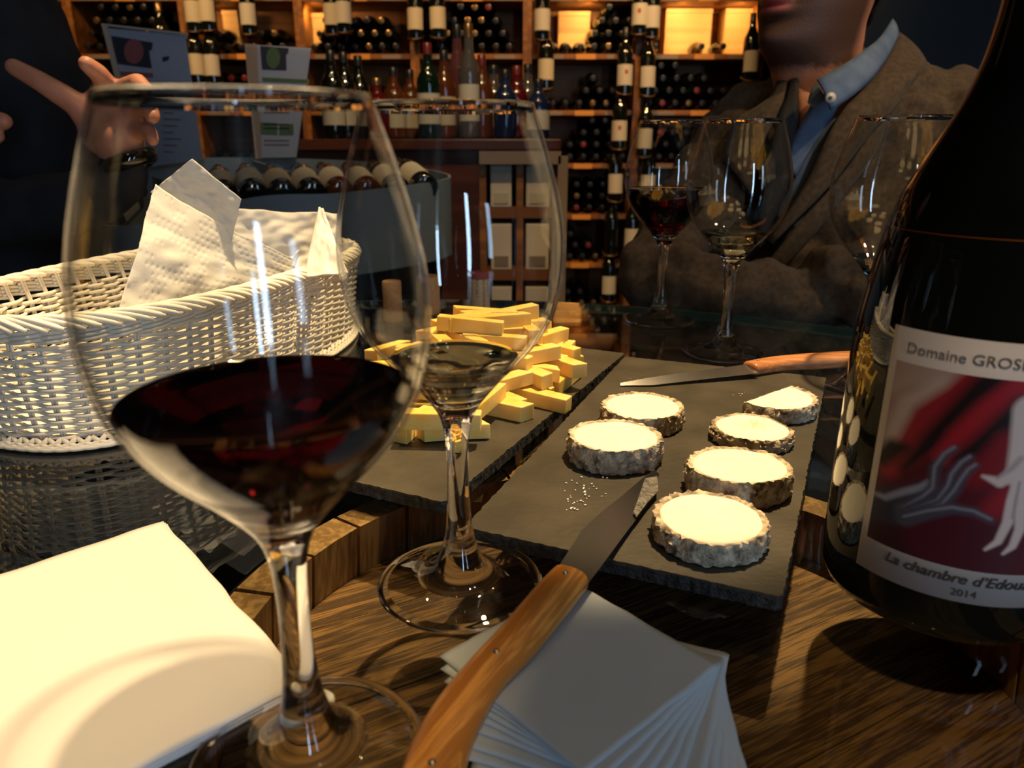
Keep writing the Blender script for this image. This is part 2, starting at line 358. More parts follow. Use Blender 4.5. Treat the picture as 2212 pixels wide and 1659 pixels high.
# ------------------------------------------------------------------ wine racks
YR, RD = 3.9, 0.34
posts = [D(p, 300, YR).x for p in (-45, 192, 429, 666, 903, 1138, 1373, 1632)]
levels = [D(1300, y, YR).z for y in (-10, 116, 238, 353, 463, 568, 668)]
ztop = levels[0] + 0.30
def rack_bay(i):
    x0, x1 = posts[i], posts[i+1]; zc = F0
    words = ['second from the dark partition wall', 'beside the dark partition wall']
    lab = {6: 'orange-brown wooden wine rack bay beside the dark grey partition wall', 5: 'wooden wine rack bay right above the tall empty wine glass rim',
           4: 'wooden wine rack bay behind the standing spirit bottles', 3: 'wooden wine rack bay to the right of the green leaflet holder',
           2: 'wooden wine rack bay between the two leaflet holders', 1: 'wooden wine rack bay behind the coral leaflet holder',
           0: 'wooden wine rack bay mostly hidden by the person in black'}[i]
    t = thing('wine_rack', ((x0+x1)/2, YR, F0), lab, 'rack', 'wine rack bays along the back wall')
    for x, s in ((x0, 1), (x1, -1)):
        MB().box((x+s*0.0105, YR+RD/2, (F0+ztop)/2), (0.021, RD, ztop-F0)).build('post', M['rackwood'], t, smooth=False)
    MB().box(((x0+x1)/2, YR+RD-0.008, (F0+ztop)/2), (x1-x0-0.05, 0.014, ztop-F0-0.02)).build('back_panel', M['rackwood'], t, smooth=False)
    for k, z in enumerate(levels + [ztop-0.02]):
        s = MB().box(((x0+x1)/2, YR+RD/2-0.01, z-0.012), (x1-x0-0.045, RD-0.02, 0.022)).build('shelf', M['rackwood'], t, smooth=False)
        if k < 7:
            MB().box((x0+(x1-x0)*0.52, YR-0.004, z-0.013), (0.095, 0.006, 0.024)).build('price_strip', M['tagstrip'], s, smooth=False)
            MB().box((x0+(x1-x0)*0.22, YR-0.003, z-0.014), (0.11, 0.004, 0.018)).build('price_strip', M['taggrey'], s, smooth=False)
            MB().box((x0+(x1-x0)*0.80, YR-0.003, z-0.014), (0.10, 0.004, 0.018)).build('price_strip', M['taggrey'], s, smooth=False)
for i in range(7): rack_bay(i)

# a bottle, base at the local origin, standing along +z
def bottle_prof(r=0.0325, h=0.275, neck=0.0125, sh=0.60):
    return [(0.0, 0.004), (r*0.8, 0), (r*0.97, 0.004), (r, 0.012), (r, h*sh), (r*0.93, h*(sh+0.06)), (r*0.62, h*(sh+0.14)), (neck*1.15, h*(sh+0.21)),
            (neck, h*0.90), (neck, h*0.955), (neck*1.15, h*0.96), (neck*1.15, h*0.995), (neck*0.8, h), (0.0, h)]
def bottle_mesh(name, gm, fm, n=16, **k):
    pf = bottle_prof(**k)
    b = MB().lathe(pf, n=n, mfun=lambda i: 1 if i >= 8 else 0)
    return b.build(name, [gm, fm], local=True, angle=50)
lying0 = bottle_mesh('lying_wine_bottle', M['bottle_dark'], M['foil'])
lying1 = bottle_mesh('x', M['bottle_dark'], M['foil_gold']); lying2 = bottle_mesh('x', M['bottle_green'], M['foil_red'])
PILES = {(6, 1): [(0.05, 1), (0.62, 1), (0.83, 1)], (5, 6): 0}
ORD = ('first', 'second', 'third', 'fourth', 'fifth', 'sixth', 'seventh', 'eighth', 'ninth')
def row(x0, n, z, where, grp):
    for k in range(n):
        src, kind = (lying0, 'dark') if random.random() < 0.82 else ((lying1, 'gold-capped') if random.random() < 0.6 else (lying2, 'red-capped'))
        o = src.copy(); COL.objects.link(o); o.name = 'lying_wine_bottle'
        o.location = (x0 + k*0.0665 + random.uniform(-.001, .001), YR + 0.285 + random.uniform(-.006, .006), z + TZ)
        o.rotation_euler = (math.pi/2 + random.uniform(-.006, .006), random.uniform(0, 6), 0)
        tag(o, '%s bottle end, %s from left, %s' % (kind, ORD[k], where), 'bottle', grp)
R_ = 0.0332
names_b = {6: 'bay beside the partition wall', 5: 'bay above the tall empty glass', 4: 'bay behind the spirit bottles', 3: 'bay right of the green leaflet', 2: 'bay between the leaflets', 1: 'bay behind the coral leaflet', 0: 'bay behind the person in black'}
lev_n = {1: 'top', 2: 'second', 3: 'third', 4: 'fourth', 5: 'fifth', 6: 'lowest'}
SPEC = {5: {1: [(1, 6), (4, 3), (4.5, 3), (5, 1)], 2: [(0, 7), (3.5, 3), (4, 1)], 3: [(1.4, 6), (2.4, 5), (3.4, 4), (4, 2)], 4: [(1, 6), (2, 5), (3, 3)], 5: [(0.6, 6), (2, 3), (2.6, 1)], 6: [(0.6, 6), (1.5, 3)]},
        6: {1: [(0.3, 1, 0), (3.6, 1, 0), (5.2, 1, 0)], 2: [(0, 8), (0.5, 7), (1, 4), (0.8, 2)], 3: [(0, 7), (0.5, 6), (1, 4)], 4: [(0, 4), (0.5, 3)], 5: [(0, 3), (0.5, 2)], 6: [(0, 2)]},
        4: {1: [(0, 7), (0.5, 6), (1, 5), (2.5, 3)], 2: [(0, 7), (0.5, 6)]},
        3: {1: [(0, 7), (0.5, 6), (1, 5)], 2: [(0, 7), (0.5, 5)], 3: [(0, 6)]},
        2: {1: [(0, 7), (0.5, 2), (4.5, 2, 1)], 2: [(0, 7), (0.5, 6), (1, 4)], 3: [(0, 6)]},
        1: {1: [(0, 7), (0.5, 6), (1, 5), (1.5, 4)], 2: [(0, 7), (0.5, 6), (1, 4)], 0: [(0, 7), (0.5, 5)]},
        0: {1: [(4, 3), (4.5, 2)]}}
bays = {6: 'bay by the dark partition', 5: 'bay above the tall glass', 4: 'bay behind the spirits', 3: 'bay by the green leaflet', 2: 'bay between the leaflets', 1: 'bay by the coral leaflet', 0: 'bay by the black sweater'}
for bay, lv in SPEC.items():
    for k, rows in lv.items():
        for ri, rw in enumerate(rows):
            off, n = rw[:2]; ly = rw[2] if len(rw) > 2 else ri
            part = ('bottom row', 'second row', 'third row', 'top row')[ly] + (' right part' if bay == 2 and len(rw) > 2 else '')
            if bay == 6 and k == 1: part = ('left end', 'middle', 'right end')[ri]
            row(posts[bay] + 0.058 + off*0.0665, n, levels[k] + R_ + ly*0.0572,
                '%s, %s shelf, %s' % (part, lev_n.get(k, 'uppermost'), bays[bay]), 'bottles lying on the %s shelf of the %s' % (lev_n.get(k, 'uppermost'), names_b[bay]))
for o in (lying0, lying1, lying2): bpy.data.objects.remove(o)

# pine boxes added where the lit rack back shows yellow
for (px0, px1, y0, y1, lab) in ((1205, 1275, 24, 108, 'pale pine box added for the lit rack back, top shelf, above the tall empty glass'),
                                (1435, 1540, 18, 92, 'pale pine box added for the yellow lit rack back, left of the bearded man'),
                                (1562, 1650, 18, 92, 'pale pine wine crate lit yellow, right behind the bearded man\'s mouth'),
                                (484, 512, 22, 74, 'narrow pine box added for a yellow patch on the rack, beside the two hanging labels'),
                                (648, 700, 28, 100, 'pine box added for a yellow patch on the rack, above the green leaflet holder')):
    a = D(px0, y1, 4.08); b = D(px1, y0, 4.08)
    t = thing('wine_crate', ((a.x+b.x)/2, 4.14, levels[1]+0.0005), lab, 'crate', 'pine boxes added for the lit rack back')
    zt = b.z; zb = levels[1]+0.0008
    MB().box(((a.x+b.x)/2, 4.14, (zt+zb)/2), (b.x-a.x, 0.12, zt-zb)).build('box', M['pine'], t, bevel=0.002, smooth=False)
    for zz in (zb+0.012, zt-0.012):
        MB().box(((a.x+b.x)/2, 4.077, zz), (b.x-a.x, 0.006, 0.02)).build('batten', M['pine'], t, smooth=False)

# bottles shown upright on wire holders in front of the posts
def display_bottle(label, cap, lab):
    t = thing('display_wine_bottle', (0, 0, 0), lab, 'bottle', 'bottles shown upright in front of the rack posts')
    t.location = (0, 0, 0)
    pf = bottle_prof(r=0.036, h=0.29, neck=0.0135)
    MB().lathe(pf[:10], n=20).build('glass', M['bottle_dark'], local=True).parent = t
    MB().lathe([(0.0142, 0.245), (0.0142, 0.288), (0.012, 0.2915), (0, 0.2915)], n=16).build('capsule', cap, local=True).parent = t
    MB().grid(lambda u, v: (0.0366*math.cos(math.radians(-90+(u-.5)*150)), 0.0366*math.sin(math.radians(-90+(u-.5)*150)), 0.045+0.088*v), 12, 2).build('label', label, local=True).parent = t
    h = MB(); h.tube([(0.030*math.cos(a)*1.25, 0.030*math.sin(a)*1.25, 0.004+0.03*(math.sin(a)+1)/2) for a in np.linspace(0.3, 2*math.pi-0.3, 14)], 0.0022, n=6)
    h.tube([(0, 0.035, -0.02), (0.0, 0.045, 0.05), (0, 0.060, 0.06)], 0.003, n=6)
    h.build('wire_holder', M['wire'], local=True).parent = t
    return t
disp = [(1172, 42, 0), (1385, 30, 1), (1412, 36, 0), (1352, 162, 1), (1402, 166, 0), (1340, 283, 1), (1331, 398, 0), (1367, 516, 0), (1322, 516, 3), (1317, 618, 0), (1395, 300, 0),
        (1627, 132, 0), (410, 24, 2), (441, 22, 2), (417, 139, 2), (452, 141, 0), (712, 30, 2), (738, 26, 0), (944, 38, 2), (895, 40, 2), (530, 30, 0), (1180, 150, 2), (1381, 632, 0), (345, 110, 2), (1402, 400, 0)]
words = {(1172, 42): 'white-labelled bottle on the post above the tall empty glass rim', (1385, 30): 'bottle with a red crest on its white label, topmost left of the post', (1412, 36): 'white-labelled bottle topmost right of the post by the pine boxes',
         (1352, 162): 'cream-labelled bottle second from top, left of the post', (1402, 166): 'white-labelled bottle second from top, right of the post', (1340, 283): 'white-labelled bottle third from top, left of the post',
         (1331, 398): 'white-labelled bottle fourth from top, left of the post', (1367, 516): 'white-labelled bottle low on the right of the post, beside the coat sleeve', (1322, 516): 'dark unlabelled bottle fifth from top, left of the post',
         (1317, 618): 'white-labelled bottle lowest on the left of the post, above the table edge', (1395, 300): 'white-labelled bottle seen through the back red wine glass', (1627, 132): 'small-labelled bottle beside the bearded chin',
         (410, 24): 'tan-labelled bottle topmost, right of the coral leaflet', (441, 22): 'cream-labelled bottle topmost next to the tan-labelled one', (417, 139): 'tan-labelled bottle lower, right of the coral leaflet',
         (452, 141): 'pale-labelled bottle lower, left of the green leaflet', (712, 30): 'cream-labelled bottle topmost right of the green leaflet', (738, 26): 'pale-labelled bottle leaning beside the cream-labelled one',
         (944, 38): 'wide grey-labelled bottle above the spirit bottles', (895, 40): 'narrow-labelled bottle left of the wide grey label', (530, 30): 'pale-labelled bottle above the green leaflet holder',
         (1180, 150): 'bottle with an open cream label frame by the tall glass rim', (1381, 632): 'white-labelled bottle half hidden by the coat sleeve', (345, 110): 'bottle half hidden behind the coral leaflet', (1402, 400): 'white-labelled bottle seen through the dark wine of the back glass'}
mk = {0: None, 1: None, 2: None, 3: None}
for (px, py, k) in disp:
    lm = {0: M['label_white'], 1: M['label_white'], 2: M['label_cream'], 3: M['bottle_dark']}[k]
    q = D(px, py, 3.80)
    if mk[k] is None:
        t = mk[k] = display_bottle(lm, M['foil'] if k != 2 else M['foil_gold'], words[(px, py)])
        if k == 1:
            MB().grid(lambda u, v: (0.0372*math.cos(math.radians(-90+(u-.5)*22)), 0.0372*math.sin(math.radians(-90+(u-.5)*22)), 0.092+0.018*v), 6, 1).build('crest', M['print_red'], local=True).parent = t
    else: t = dup(mk[k], (0, 0, 0), label=words[(px, py)])
    t.scale = (1.05, 1.05, 1.05); t.location = (q.x, q.y+0.038, q.z-0.093+TZ)
    t.rotation_euler = (math.radians(-3), 0, math.radians(random.uniform(-15, 15)))

# ------------------------------------------------------------------ counter with crates and spirit bottles
YC = 2.2
xl, xr, zt = D(560, 300, YC).x, D(1212, 300, YC).x, 0.19
ctr = thing('display_counter', ((xl+xr)/2, YC, F0), 'reddish-brown wooden counter with pale crates in its open right end, behind the grey bin', 'counter')
MB().box(((xl+xr)/2, YC+0.27, zt-0.015), (xr-xl, 0.56, 0.03)).build('top', M['darkwood'], ctr, bevel=0.003, smooth=False)
xd = D(1035, 300, YC).x
MB().box(((xl+xd)/2, YC+0.27, (zt-0.03+F0)/2), (xd-xl, 0.50, zt-0.03-F0)).build('body', M['darkwood'], ctr, smooth=False)
MB().box(((xd+xr)/2, YC+0.50, (zt-0.03+F0)/2), (xr-xd, 0.02, zt-0.03-F0)).build('back_panel', M['darkwood'], ctr, smooth=False)
xm = (xd+xr)/2
for x in (xd+0.008, xm, xr-0.010):
    MB().box((x, YC+0.25, (zt-0.03+F0)/2), (0.02, 0.48, zt-0.03-F0)).build('divider', M['rackwood'], ctr, smooth=False)
zs = [D(1100, y, YC).z for y in (452, 588, 720, 860)]
for z in zs: MB().box((xm, YC+0.25, z-0.012), (xr-xd-0.02, 0.47, 0.03)).build('divider', M['rackwood'], ctr, smooth=False)
MB().box((xm, YC-0.006, zt-0.05), (xr-xd, 0.02, 0.035)).build('rail', M['taggrey'], ctr, smooth=False)
MB().box((xr+0.006, YC-0.006, (zt+F0)/2-0.02), (0.028, 0.02, zt-F0-0.05)).build('rail', M['taggrey'], ctr, smooth=False)
tops = [zs[0], zs[1], zs[2]]
for ci, (a, b) in enumerate(((xd+0.03, xm-0.024), (xm+0.018, xr-0.028))):
    for ri, z in enumerate(tops):
        t = thing('wine_crate', ((a+b)/2, YC+0.20, z+0.004), 'pale cardboard wine crate in the %s of the counter, %s column' % (('upper pigeonhole', 'middle pigeonhole', 'lower pigeonhole')[ri], ('inner', 'outer')[ci]), 'crate', 'pale crates in the counter pigeonholes')
        hh = 0.135
        MB().box(((a+b)/2, YC+0.20, z+0.004+hh/2), (b-a, 0.36, hh)).build('box', M['card'], t, bevel=0.003, smooth=False)
        MB().box(((a+b)/2, YC+0.0185, z+0.03), ((b-a)*0.7, 0.003, 0.03)).build('printed_panel', M['taggrey'] if ri else M['label_cream'], t, smooth=False)
spir = [(712, 108, 'bottle_dark', 'foil', 'label_cream', 'dark bottle with a cream label, leftmost of the standing spirit bottles'),
        (740, 112, 'bottle_dark', 'foil', 'label_cream', 'dark bottle with a tall beige label, second of the spirit bottles'),
        (772, 120, 'bottle_dark', 'foil', 'label_white', 'dark bottle with a pale strip label beside the near glass rim'),
        (812, 168, 'red_b', 'foil_gold', None, 'short ruby spirit bottle with a bright shoulder highlight'),
        (848, 145, 'amber', 'foil', 'label_cream', 'amber bottle with a grey-brown label behind the tall glass rim'),
        (884, 150, 'amber', 'foil', 'label_cream', 'amber bottle with a tan label, left of the red-capped one'),
        (922, 92, 'bottle_green', 'foil_red', 'label_white', 'green bottle with a red cap and white neck label'),
        (958, 108, 'amber', 'foil', 'label_cream', 'cognac bottle with a large beige label'),
        (986, 52, 'rose_b', 'foil', None, 'tall slim rose bottle, left of the tallest pair'),
        (1011, 50, 'clear_b', 'foil_gold', 'label_white', 'tall slim clear bottle, right of the tallest pair'),
        (1040, 118, 'amber', 'foil_red', None, 'amber bottle right of the tallest pair'),
        (1066, 140, 'clear_b', 'foil', 'label_white', 'squat clear bottle with a white label and blue light on it'),
        (1091, 150, 'blue_b', 'foil', None, 'small blue bottle among the spirits'),
        (1116, 142, 'red_b', 'foil_red', None, 'red bottle with a red cap near the orange post'),
        (1140, 138, 'clear_b', 'foil', 'label_cream', 'clear bottle with a cream label near the orange post'),
        (1163, 170, 'blue_b', 'foil', 'label_white', 'short blue-tinted bottle rightmost on the counter')]
for i, (px, yt, gm, fm, lm, lab) in enumerate(spir):
    Yb = YC + 0.10 + 0.09*(i % 3)
    q = D(px, yt, Yb); h = q.z - zt; r = 0.030 if h > 0.3 else 0.034
    t = thing('spirit_bottle', (q.x, Yb, zt), lab, 'bottle', 'spirit bottles standing on the counter')
    pf = bottle_prof(r=r, h=h, neck=0.012, sh=0.58)
    MB().lathe([(a, b) for a, b in pf[:9]], n=20).build('glass', M[gm], local=True).parent = t
    MB().lathe([(0.0128, h*0.88), (0.0132, h*0.99), (0.011, h), (0, h)], n=14).build('cap', M[fm], local=True).parent = t
    if lm: MB().grid(lambda u, v: ((r+.0006)*math.cos(math.radians(-90+(u-.5)*150)), (r+.0006)*math.sin(math.radians(-90+(u-.5)*150)), h*0.16+h*0.32*v), 12, 2).build('label', M[lm], local=True).parent = t

# ------------------------------------------------------------------ grey bin with lying bottles, leaflet holders
rim = [D(225, 487, 1.14), D(553, 425, 1.28), D(743, 416, 1.36), D(974, 383, 1.50), D(860, 356, 1.68), D(690, 344, 1.76), D(440, 341, 1.72), D(230, 365, 1.55)]
def smooth_loop(pts, per=6):
    n = len(pts); out = []
    for i in range(n):
        p0, p1, p2, p3 = pts[i-1], pts[i], pts[(i+1) % n], pts[(i+2) % n]
        for k in range(per):
            t = k/per; out.append(0.5*((2*p1) + (p2-p0)*t + (2*p0-5*p1+4*p2-p3)*t*t + (3*p1-p0-3*p2+p3)*t**3))
    return out
RL = smooth_loop([p*1.0 for p in rim], 6)
cx = sum(p.x for p in RL)/len(RL); cy = sum(p.y for p in RL)/len(RL)
bin_ = thing('bottle_bin', (cx, cy, F0), 'grey metal oval bin full of lying bottles, behind the bread basket', 'bin')
def wall(inset, dz, z):
    return [Vector((cx+(p.x-cx)*inset, cy+(p.y-cy)*inset, (p.z+dz) if z is None else z)) for p in RL]
n = len(RL); b = MB()
loops = [wall(0.995, -0.150, None), wall(1.0, 0, None), wall(0.985, 0.0, None), wall(0.975, -0.075, None)]
V = [p for l in loops for p in l]; Fs = []
for a in range(3):
    for j in range(n): Fs.append((a*n+j, a*n+(j+1) % n, (a+1)*n+(j+1) % n, (a+1)*n+j))
Fs.append(tuple(3*n+j for j in range(n))); Fs.append(tuple(range(n))[::-1])
b.add(V, Fs); b.build('trough', M['zinc'], bin_, angle=40)
b = MB(); l2 = [wall(0.93, -0.1505, None), wall(0.90, 0, F0+0.002)]
V = [p for l in l2 for p in l]; Fs = [(j, (j+1) % n, n+(j+1) % n, n+j) for j in range(n)] + [tuple(range(n))[::-1], tuple(n+j for j in range(n))]
b.add(V, Fs); b.build('stand', M['iron'], bin_, angle=40)
def slab(name, a, b_, hgt, th, m, parent):
    d = (b_-a); d.z = 0; nrm = Vector((-d.y, d.x, 0)).normalized()*th/2
    V = [a+nrm, b_+nrm, b_-nrm, a-nrm]; V = [p-Vector((0, 0, hgt)) for p in V]+V
    return MB().add(V, [(0, 1, 2, 3), (4, 5, 6, 7), (0, 1, 5, 4), (1, 2, 6, 5), (2, 3, 7, 6), (3, 0, 4, 7)]).build(name, m, parent, smooth=False)
slab('divider', D(548, 347, 1.70), D(735, 404, 1.40), 0.07, 0.006, M['zinc'], bin_)
slab('divider', D(330, 380, 1.56), D(470, 432, 1.27), 0.07, 0.006, M['zinc'], bin_)
lie = [(540, 396, 1.40, 'label_white'), (600, 396, 1.42, 'label_cream'), (660, 394, 1.44, 'label_white'), (718, 392, 1.46, 'label_white'), (776, 391, 1.47, 'label_white'), (834, 386, 1.50, 'label_white'),
       (892, 381, 1.52, 'label_white'), (262, 452, 1.26, 'label_white'), (478, 398, 1.46, 'label_white')]
lw = ['half under the tissue in the bin', 'with a cream label in the middle of the bin', 'with a white label, right of the cream-labelled one', 'with a white label near the bin\'s divider', 'with an amber body, right of the divider',
      'leftmost of the pair seen in the tall empty glass', 'rightmost of the pair seen in the tall empty glass', 'behind the hand, its label bent over the bin rim', 'lying deepest behind the pointed tissue']
for i, (px, py, Y, lm) in enumerate(lie):
    q = D(px, py, Y+.02)
    t = thing('lying_wine_bottle', (q.x, q.y, q.z), 'wine bottle ' + lw[i], 'bottle', 'bottles lying in the grey bin')
    t.rotation_euler = (math.radians(80), 0, math.radians(202 if i != 7 else 190))
    pf = bottle_prof(r=0.0255, h=0.23, neck=0.011); zc = 0.10
    MB().lathe([(a, b_-zc) for a, b_ in pf[:9]], n=18).build('glass', M['amber'] if i in (4, 3) else M['bottle_dark'], local=True).parent = t
    MB().lathe([(0.0115, 0.195-zc), (0.0118, 0.228-zc), (0, 0.23-zc)], n=12).build('capsule', M['foil'], local=True).parent = t
    MB().grid(lambda u, v: (0.0260*math.cos(math.radians(90+(u-.5)*190)), 0.0260*math.sin(math.radians(90+(u-.5)*190)), 0.03-zc+0.085*v), 12, 2).build('label', M[lm], local=True).parent = t
def quadpx(name, pts, Y, m, parent, th=0.0012, dy=0.0):
    a = [D(x, y, Y-dy) for x, y in pts]; k = len(a); bk = [p+Vector((0, th, 0)) for p in a]
    return MB().add(a+bk, [tuple(range(k)), tuple(range(k, 2*k))[::-1]]+[(i, (i+1) % k, k+(i+1) % k, k+i) for i in range(k)]).build(name, m, parent, smooth=False)
def ell(cx_, cy_, rx, ry, n=24): return [(cx_+rx*math.cos(2*math.pi*i/n), cy_+ry*math.sin(2*math.pi*i/n)) for i in range(n)]
Y1 = 1.60
q = D(330, 360, Y1)
lf = thing('leaflet_holder', (q.x, Y1, q.z), 'clear acrylic leaflet holder with a coral oval emblem, beside the open hand', 'leaflet')
quadpx('front_panel', [(218, 50), (404, 71), (442, 352), (300, 372)], Y1, M['acrylic'], lf, 0.002, 0.004)
quadpx('sheet', [(230, 60), (400, 76), (438, 345), (306, 362)], Y1, M['sheet'], lf, 0.001)
quadpx('edge', [(218, 50), (230, 52), (312, 370), (300, 372)], Y1, M['acr_edge'], lf, 0.004, 0.0045)
quadpx('edge', [(218, 50), (404, 71), (405, 76), (219, 55)], Y1, M['acr_edge'], lf, 0.004, 0.0046)
quadpx('emblem', [(240, 77), (330, 92), (328, 108), (322, 110), (328, 148), (252, 138)], Y1, M['dark_print'], lf, 0.0004, 0.0006)
quadpx('emblem', ell(289, 111, 21, 27), Y1, M['red_print'], lf, 0.0004, 0.0011)
quadpx('emblem', [(350, 124), (358, 122), (366, 121), (364, 130), (352, 134)], Y1, M['dark_print'], lf, 0.0004, 0.0006)
quadpx('printed_band', [(253, 154), (330, 158), (331, 168), (256, 164)], Y1, M['red_print'], lf, 0.0004, 0.0006)
quadpx('printed_band', [(288, 178), (350, 181), (352, 190), (290, 188)], Y1, M['red_print'], lf, 0.0004, 0.0006)
for i in range(9):
    y = 214+i*14; quadpx('text_line', [(352, y), (390-(i % 3)*8, y+1), (391-(i % 3)*8, y+4), (353, y+3)], Y1, M['taggrey'], lf, 0.0003, 0.0006)
Y2 = 1.70
q = D(598, 342, Y2)
lf = thing('leaflet_holder', (q.x, Y2, q.z), 'clear acrylic leaflet holder with a green oval emblem, standing on the grey bin', 'leaflet')
quadpx('front_panel', [(528, 94), (674, 102), (642, 342), (558, 343)], Y2, M['acrylic'], lf, 0.002, 0.004)
quadpx('sheet', [(556, 97), (672, 104), (640, 340), (562, 341)], Y2, M['sheet'], lf, 0.001)
quadpx('edge', [(528, 94), (556, 96), (566, 342), (552, 343)], Y2, M['acr_edge'], lf, 0.004, 0.0002)
quadpx('emblem', [(562, 99), (624, 104), (622, 116), (618, 118), (619, 152), (566, 150)], Y2, M['dark_print'], lf, 0.0004, 0.0006)
quadpx('emblem', ell(590, 125, 15, 23), Y2, M['green_print'], lf, 0.0004, 0.0011)
quadpx('printed_band', [(566, 167), (668, 172), (667, 180), (567, 176)], Y2, M['green_print'], lf, 0.0004, 0.0006)
quadpx('printed_band', [(562, 214), (590, 214), (590, 222), (562, 222)], Y2, M['green_print'], lf, 0.0004, 0.0006)
quadpx('printed_band', [(562, 264), (599, 266), (599, 292), (563, 290)], Y2, M['green_print'], lf, 0.0004, 0.0006)
quadpx('printed_band', [(603, 268), (634, 268), (634, 292), (603, 292)], Y2, M['green_print'], lf, 0.0004, 0.0006)
for i in range(6):
    y = 232+(i % 2)*9 + (i//2)*35; quadpx('text_line', [(570, y), (625, y), (625, y+3), (570, y+3)], Y2, M['taggrey'], lf, 0.0003, 0.0006)

# ------------------------------------------------------------------ people
def remesh(o, vox, smooth=6, disp=0.0, dscale=0.05, fac=0.6):
    m = o.modifiers.new('r', 'REMESH'); m.mode = 'VOXEL'; m.voxel_size = vox; m.use_smooth_shade = True
    if smooth: s = o.modifiers.new('s', 'SMOOTH'); s.iterations = smooth; s.factor = fac
    if disp:
        tx = bpy.data.textures.new('folds', 'CLOUDS'); tx.noise_scale = dscale; tx.noise_depth = 1
        d = o.modifiers.new('d', 'DISPLACE'); d.texture = tx; d.strength = disp; d.mid_level = 0.5
def chain(mb, pts, rr, n=12, mid=3):
    path = []; R = []
    k = len(pts)
    for i in range(k-1):
        for t in np.linspace(0, 1, mid, endpoint=False): path.append(Vector(pts[i]).lerp(Vector(pts[i+1]), t)); R.append(rr[i]*(1-t)+rr[i+1]*t)
    path.append(Vector(pts[-1])); R.append(rr[-1])
    d = (path[-1]-path[-2]).normalized(); r = R[-1]
    for a in (0.35, 0.7, 0.93): path.append(Vector(pts[-1])+d*r*a); R.append(r*math.sqrt(max(0.02, 1-a*a)))
    d0 = (path[0]-path[1]).normalized(); r0 = R[0]; p0 = path[0]
    for a in (0.35, 0.7, 0.93): path.insert(0, p0+d0*r0*a); R.insert(0, r0*math.sqrt(max(0.02, 1-a*a)))
    mb.tube(path, R, n=n)
def ball(mb, c, r, rot=0.0, n=14):
    V = []; F = []
    for i in range(n+1):
        th = math.pi*i/n
        for j in range(2*n):
            ph = math.pi*j/n; x = r[0]*math.sin(th)*math.cos(ph); y = r[1]*math.sin(th)*math.sin(ph); z = r[2]*math.cos(th)
            V.append((c[0]+x*math.cos(rot)-y*math.sin(rot), c[1]+x*math.sin(rot)+y*math.cos(rot), c[2]+z))
    for i in range(n):
        for j in range(2*n): F.append((i*2*n+j, i*2*n+(j+1) % (2*n), (i+1)*2*n+(j+1) % (2*n), (i+1)*2*n+j))
    mb.add(V, F)
def ringloft(mb, rows, n=40, p=2.3):
    V = []
    for (c, rx, ry) in rows:
        for j in range(n):
            a = 2*math.pi*j/n; ca, sa = math.cos(a), math.sin(a)
            V.append((c[0]+rx*math.copysign(abs(ca)**(2/p), ca), c[1]+ry*math.copysign(abs(sa)**(2/p), sa), c[2]))
    k = len(rows); F = [(i*n+j, i*n+(j+1) % n, (i+1)*n+(j+1) % n, (i+1)*n+j) for i in range(k-1) for j in range(n)]
    F += [tuple(range(n))[::-1], tuple((k-1)*n+j for j in range(n))]
    mb.add(V, F)
def pxrows(rows, Y, ry):
    out = []
    for (y, x0, x1) in rows:
        a, b = D(x0, y, Y), D(x1, y, Y); out.append((((a.x+b.x)/2, Y, a.z), (b.x-a.x)/2, ry if not hasattr(ry, '__len__') else ry[len(out)]))
    return out

# --- person in black, left
pl = thing('person', (-0.78, 1.03, F0), 'person in a black sweater raising an open hand, left edge', 'person')
tor = MB(); Yp = 1.02
ringloft(tor, pxrows([(-140, -420, -130), (-90, -520, 40), (-30, -560, 92), (60, -560, 128), (130, -550, 165), (230, -530, 188), (350, -520, 200), (470, -520, 205), (620, -520, 205), (800, -520, 190)], Yp, [.06, .09, .11, .12, .12, .12, .12, .12, .12, .12]))
chain(tor, [D(-330, 60, 1.02), D(-330, 420, .92), D(60, 462, .84), D(225, 420, 0.815), D(268, 372, 0.81)], [.065, .052, .040, .033, .028])
o = tor.build('sweater', M['sweater'], pl); remesh(o, 0.012, 6, 0.012, 0.08)
leg = MB()
for sx in (-1.17, -0.83): chain(leg, [(sx*.8, 1.03, -0.22), (sx*.8, 1.03, -0.55), (sx*.8, 1.05, -0.96)], [.10, .075, .055])
leg.build('trousers', M['sweater'], pl)
hd = MB(); hc = D(-190, -420, 1.02)
ball(hd, hc, (.085, .10, .13)); chain(hd, [hc+Vector((0, .01, -.05)), D(-200, -120, 1.03)], [.050, .052])
o = hd.build('head', M['skin'], pl); remesh(o, 0.008, 4)
hr = MB(); ball(hr, hc+Vector((0, .025, .02)), (.092, .10, .125)); hr.build('hair', M['hair'], pl)
def hand(parent, wrist, palm, fingers, name='hand', nails=True, vox=0.0022):
    h = MB()
    for c, r, rot in palm: ball(h, c, r, rot)
    for pts, rr in fingers: chain(h, pts, rr)
    o = h.build(name, M['skin'], parent); remesh(o, vox, 8, fac=0.7)
    return o
Yh = 0.81
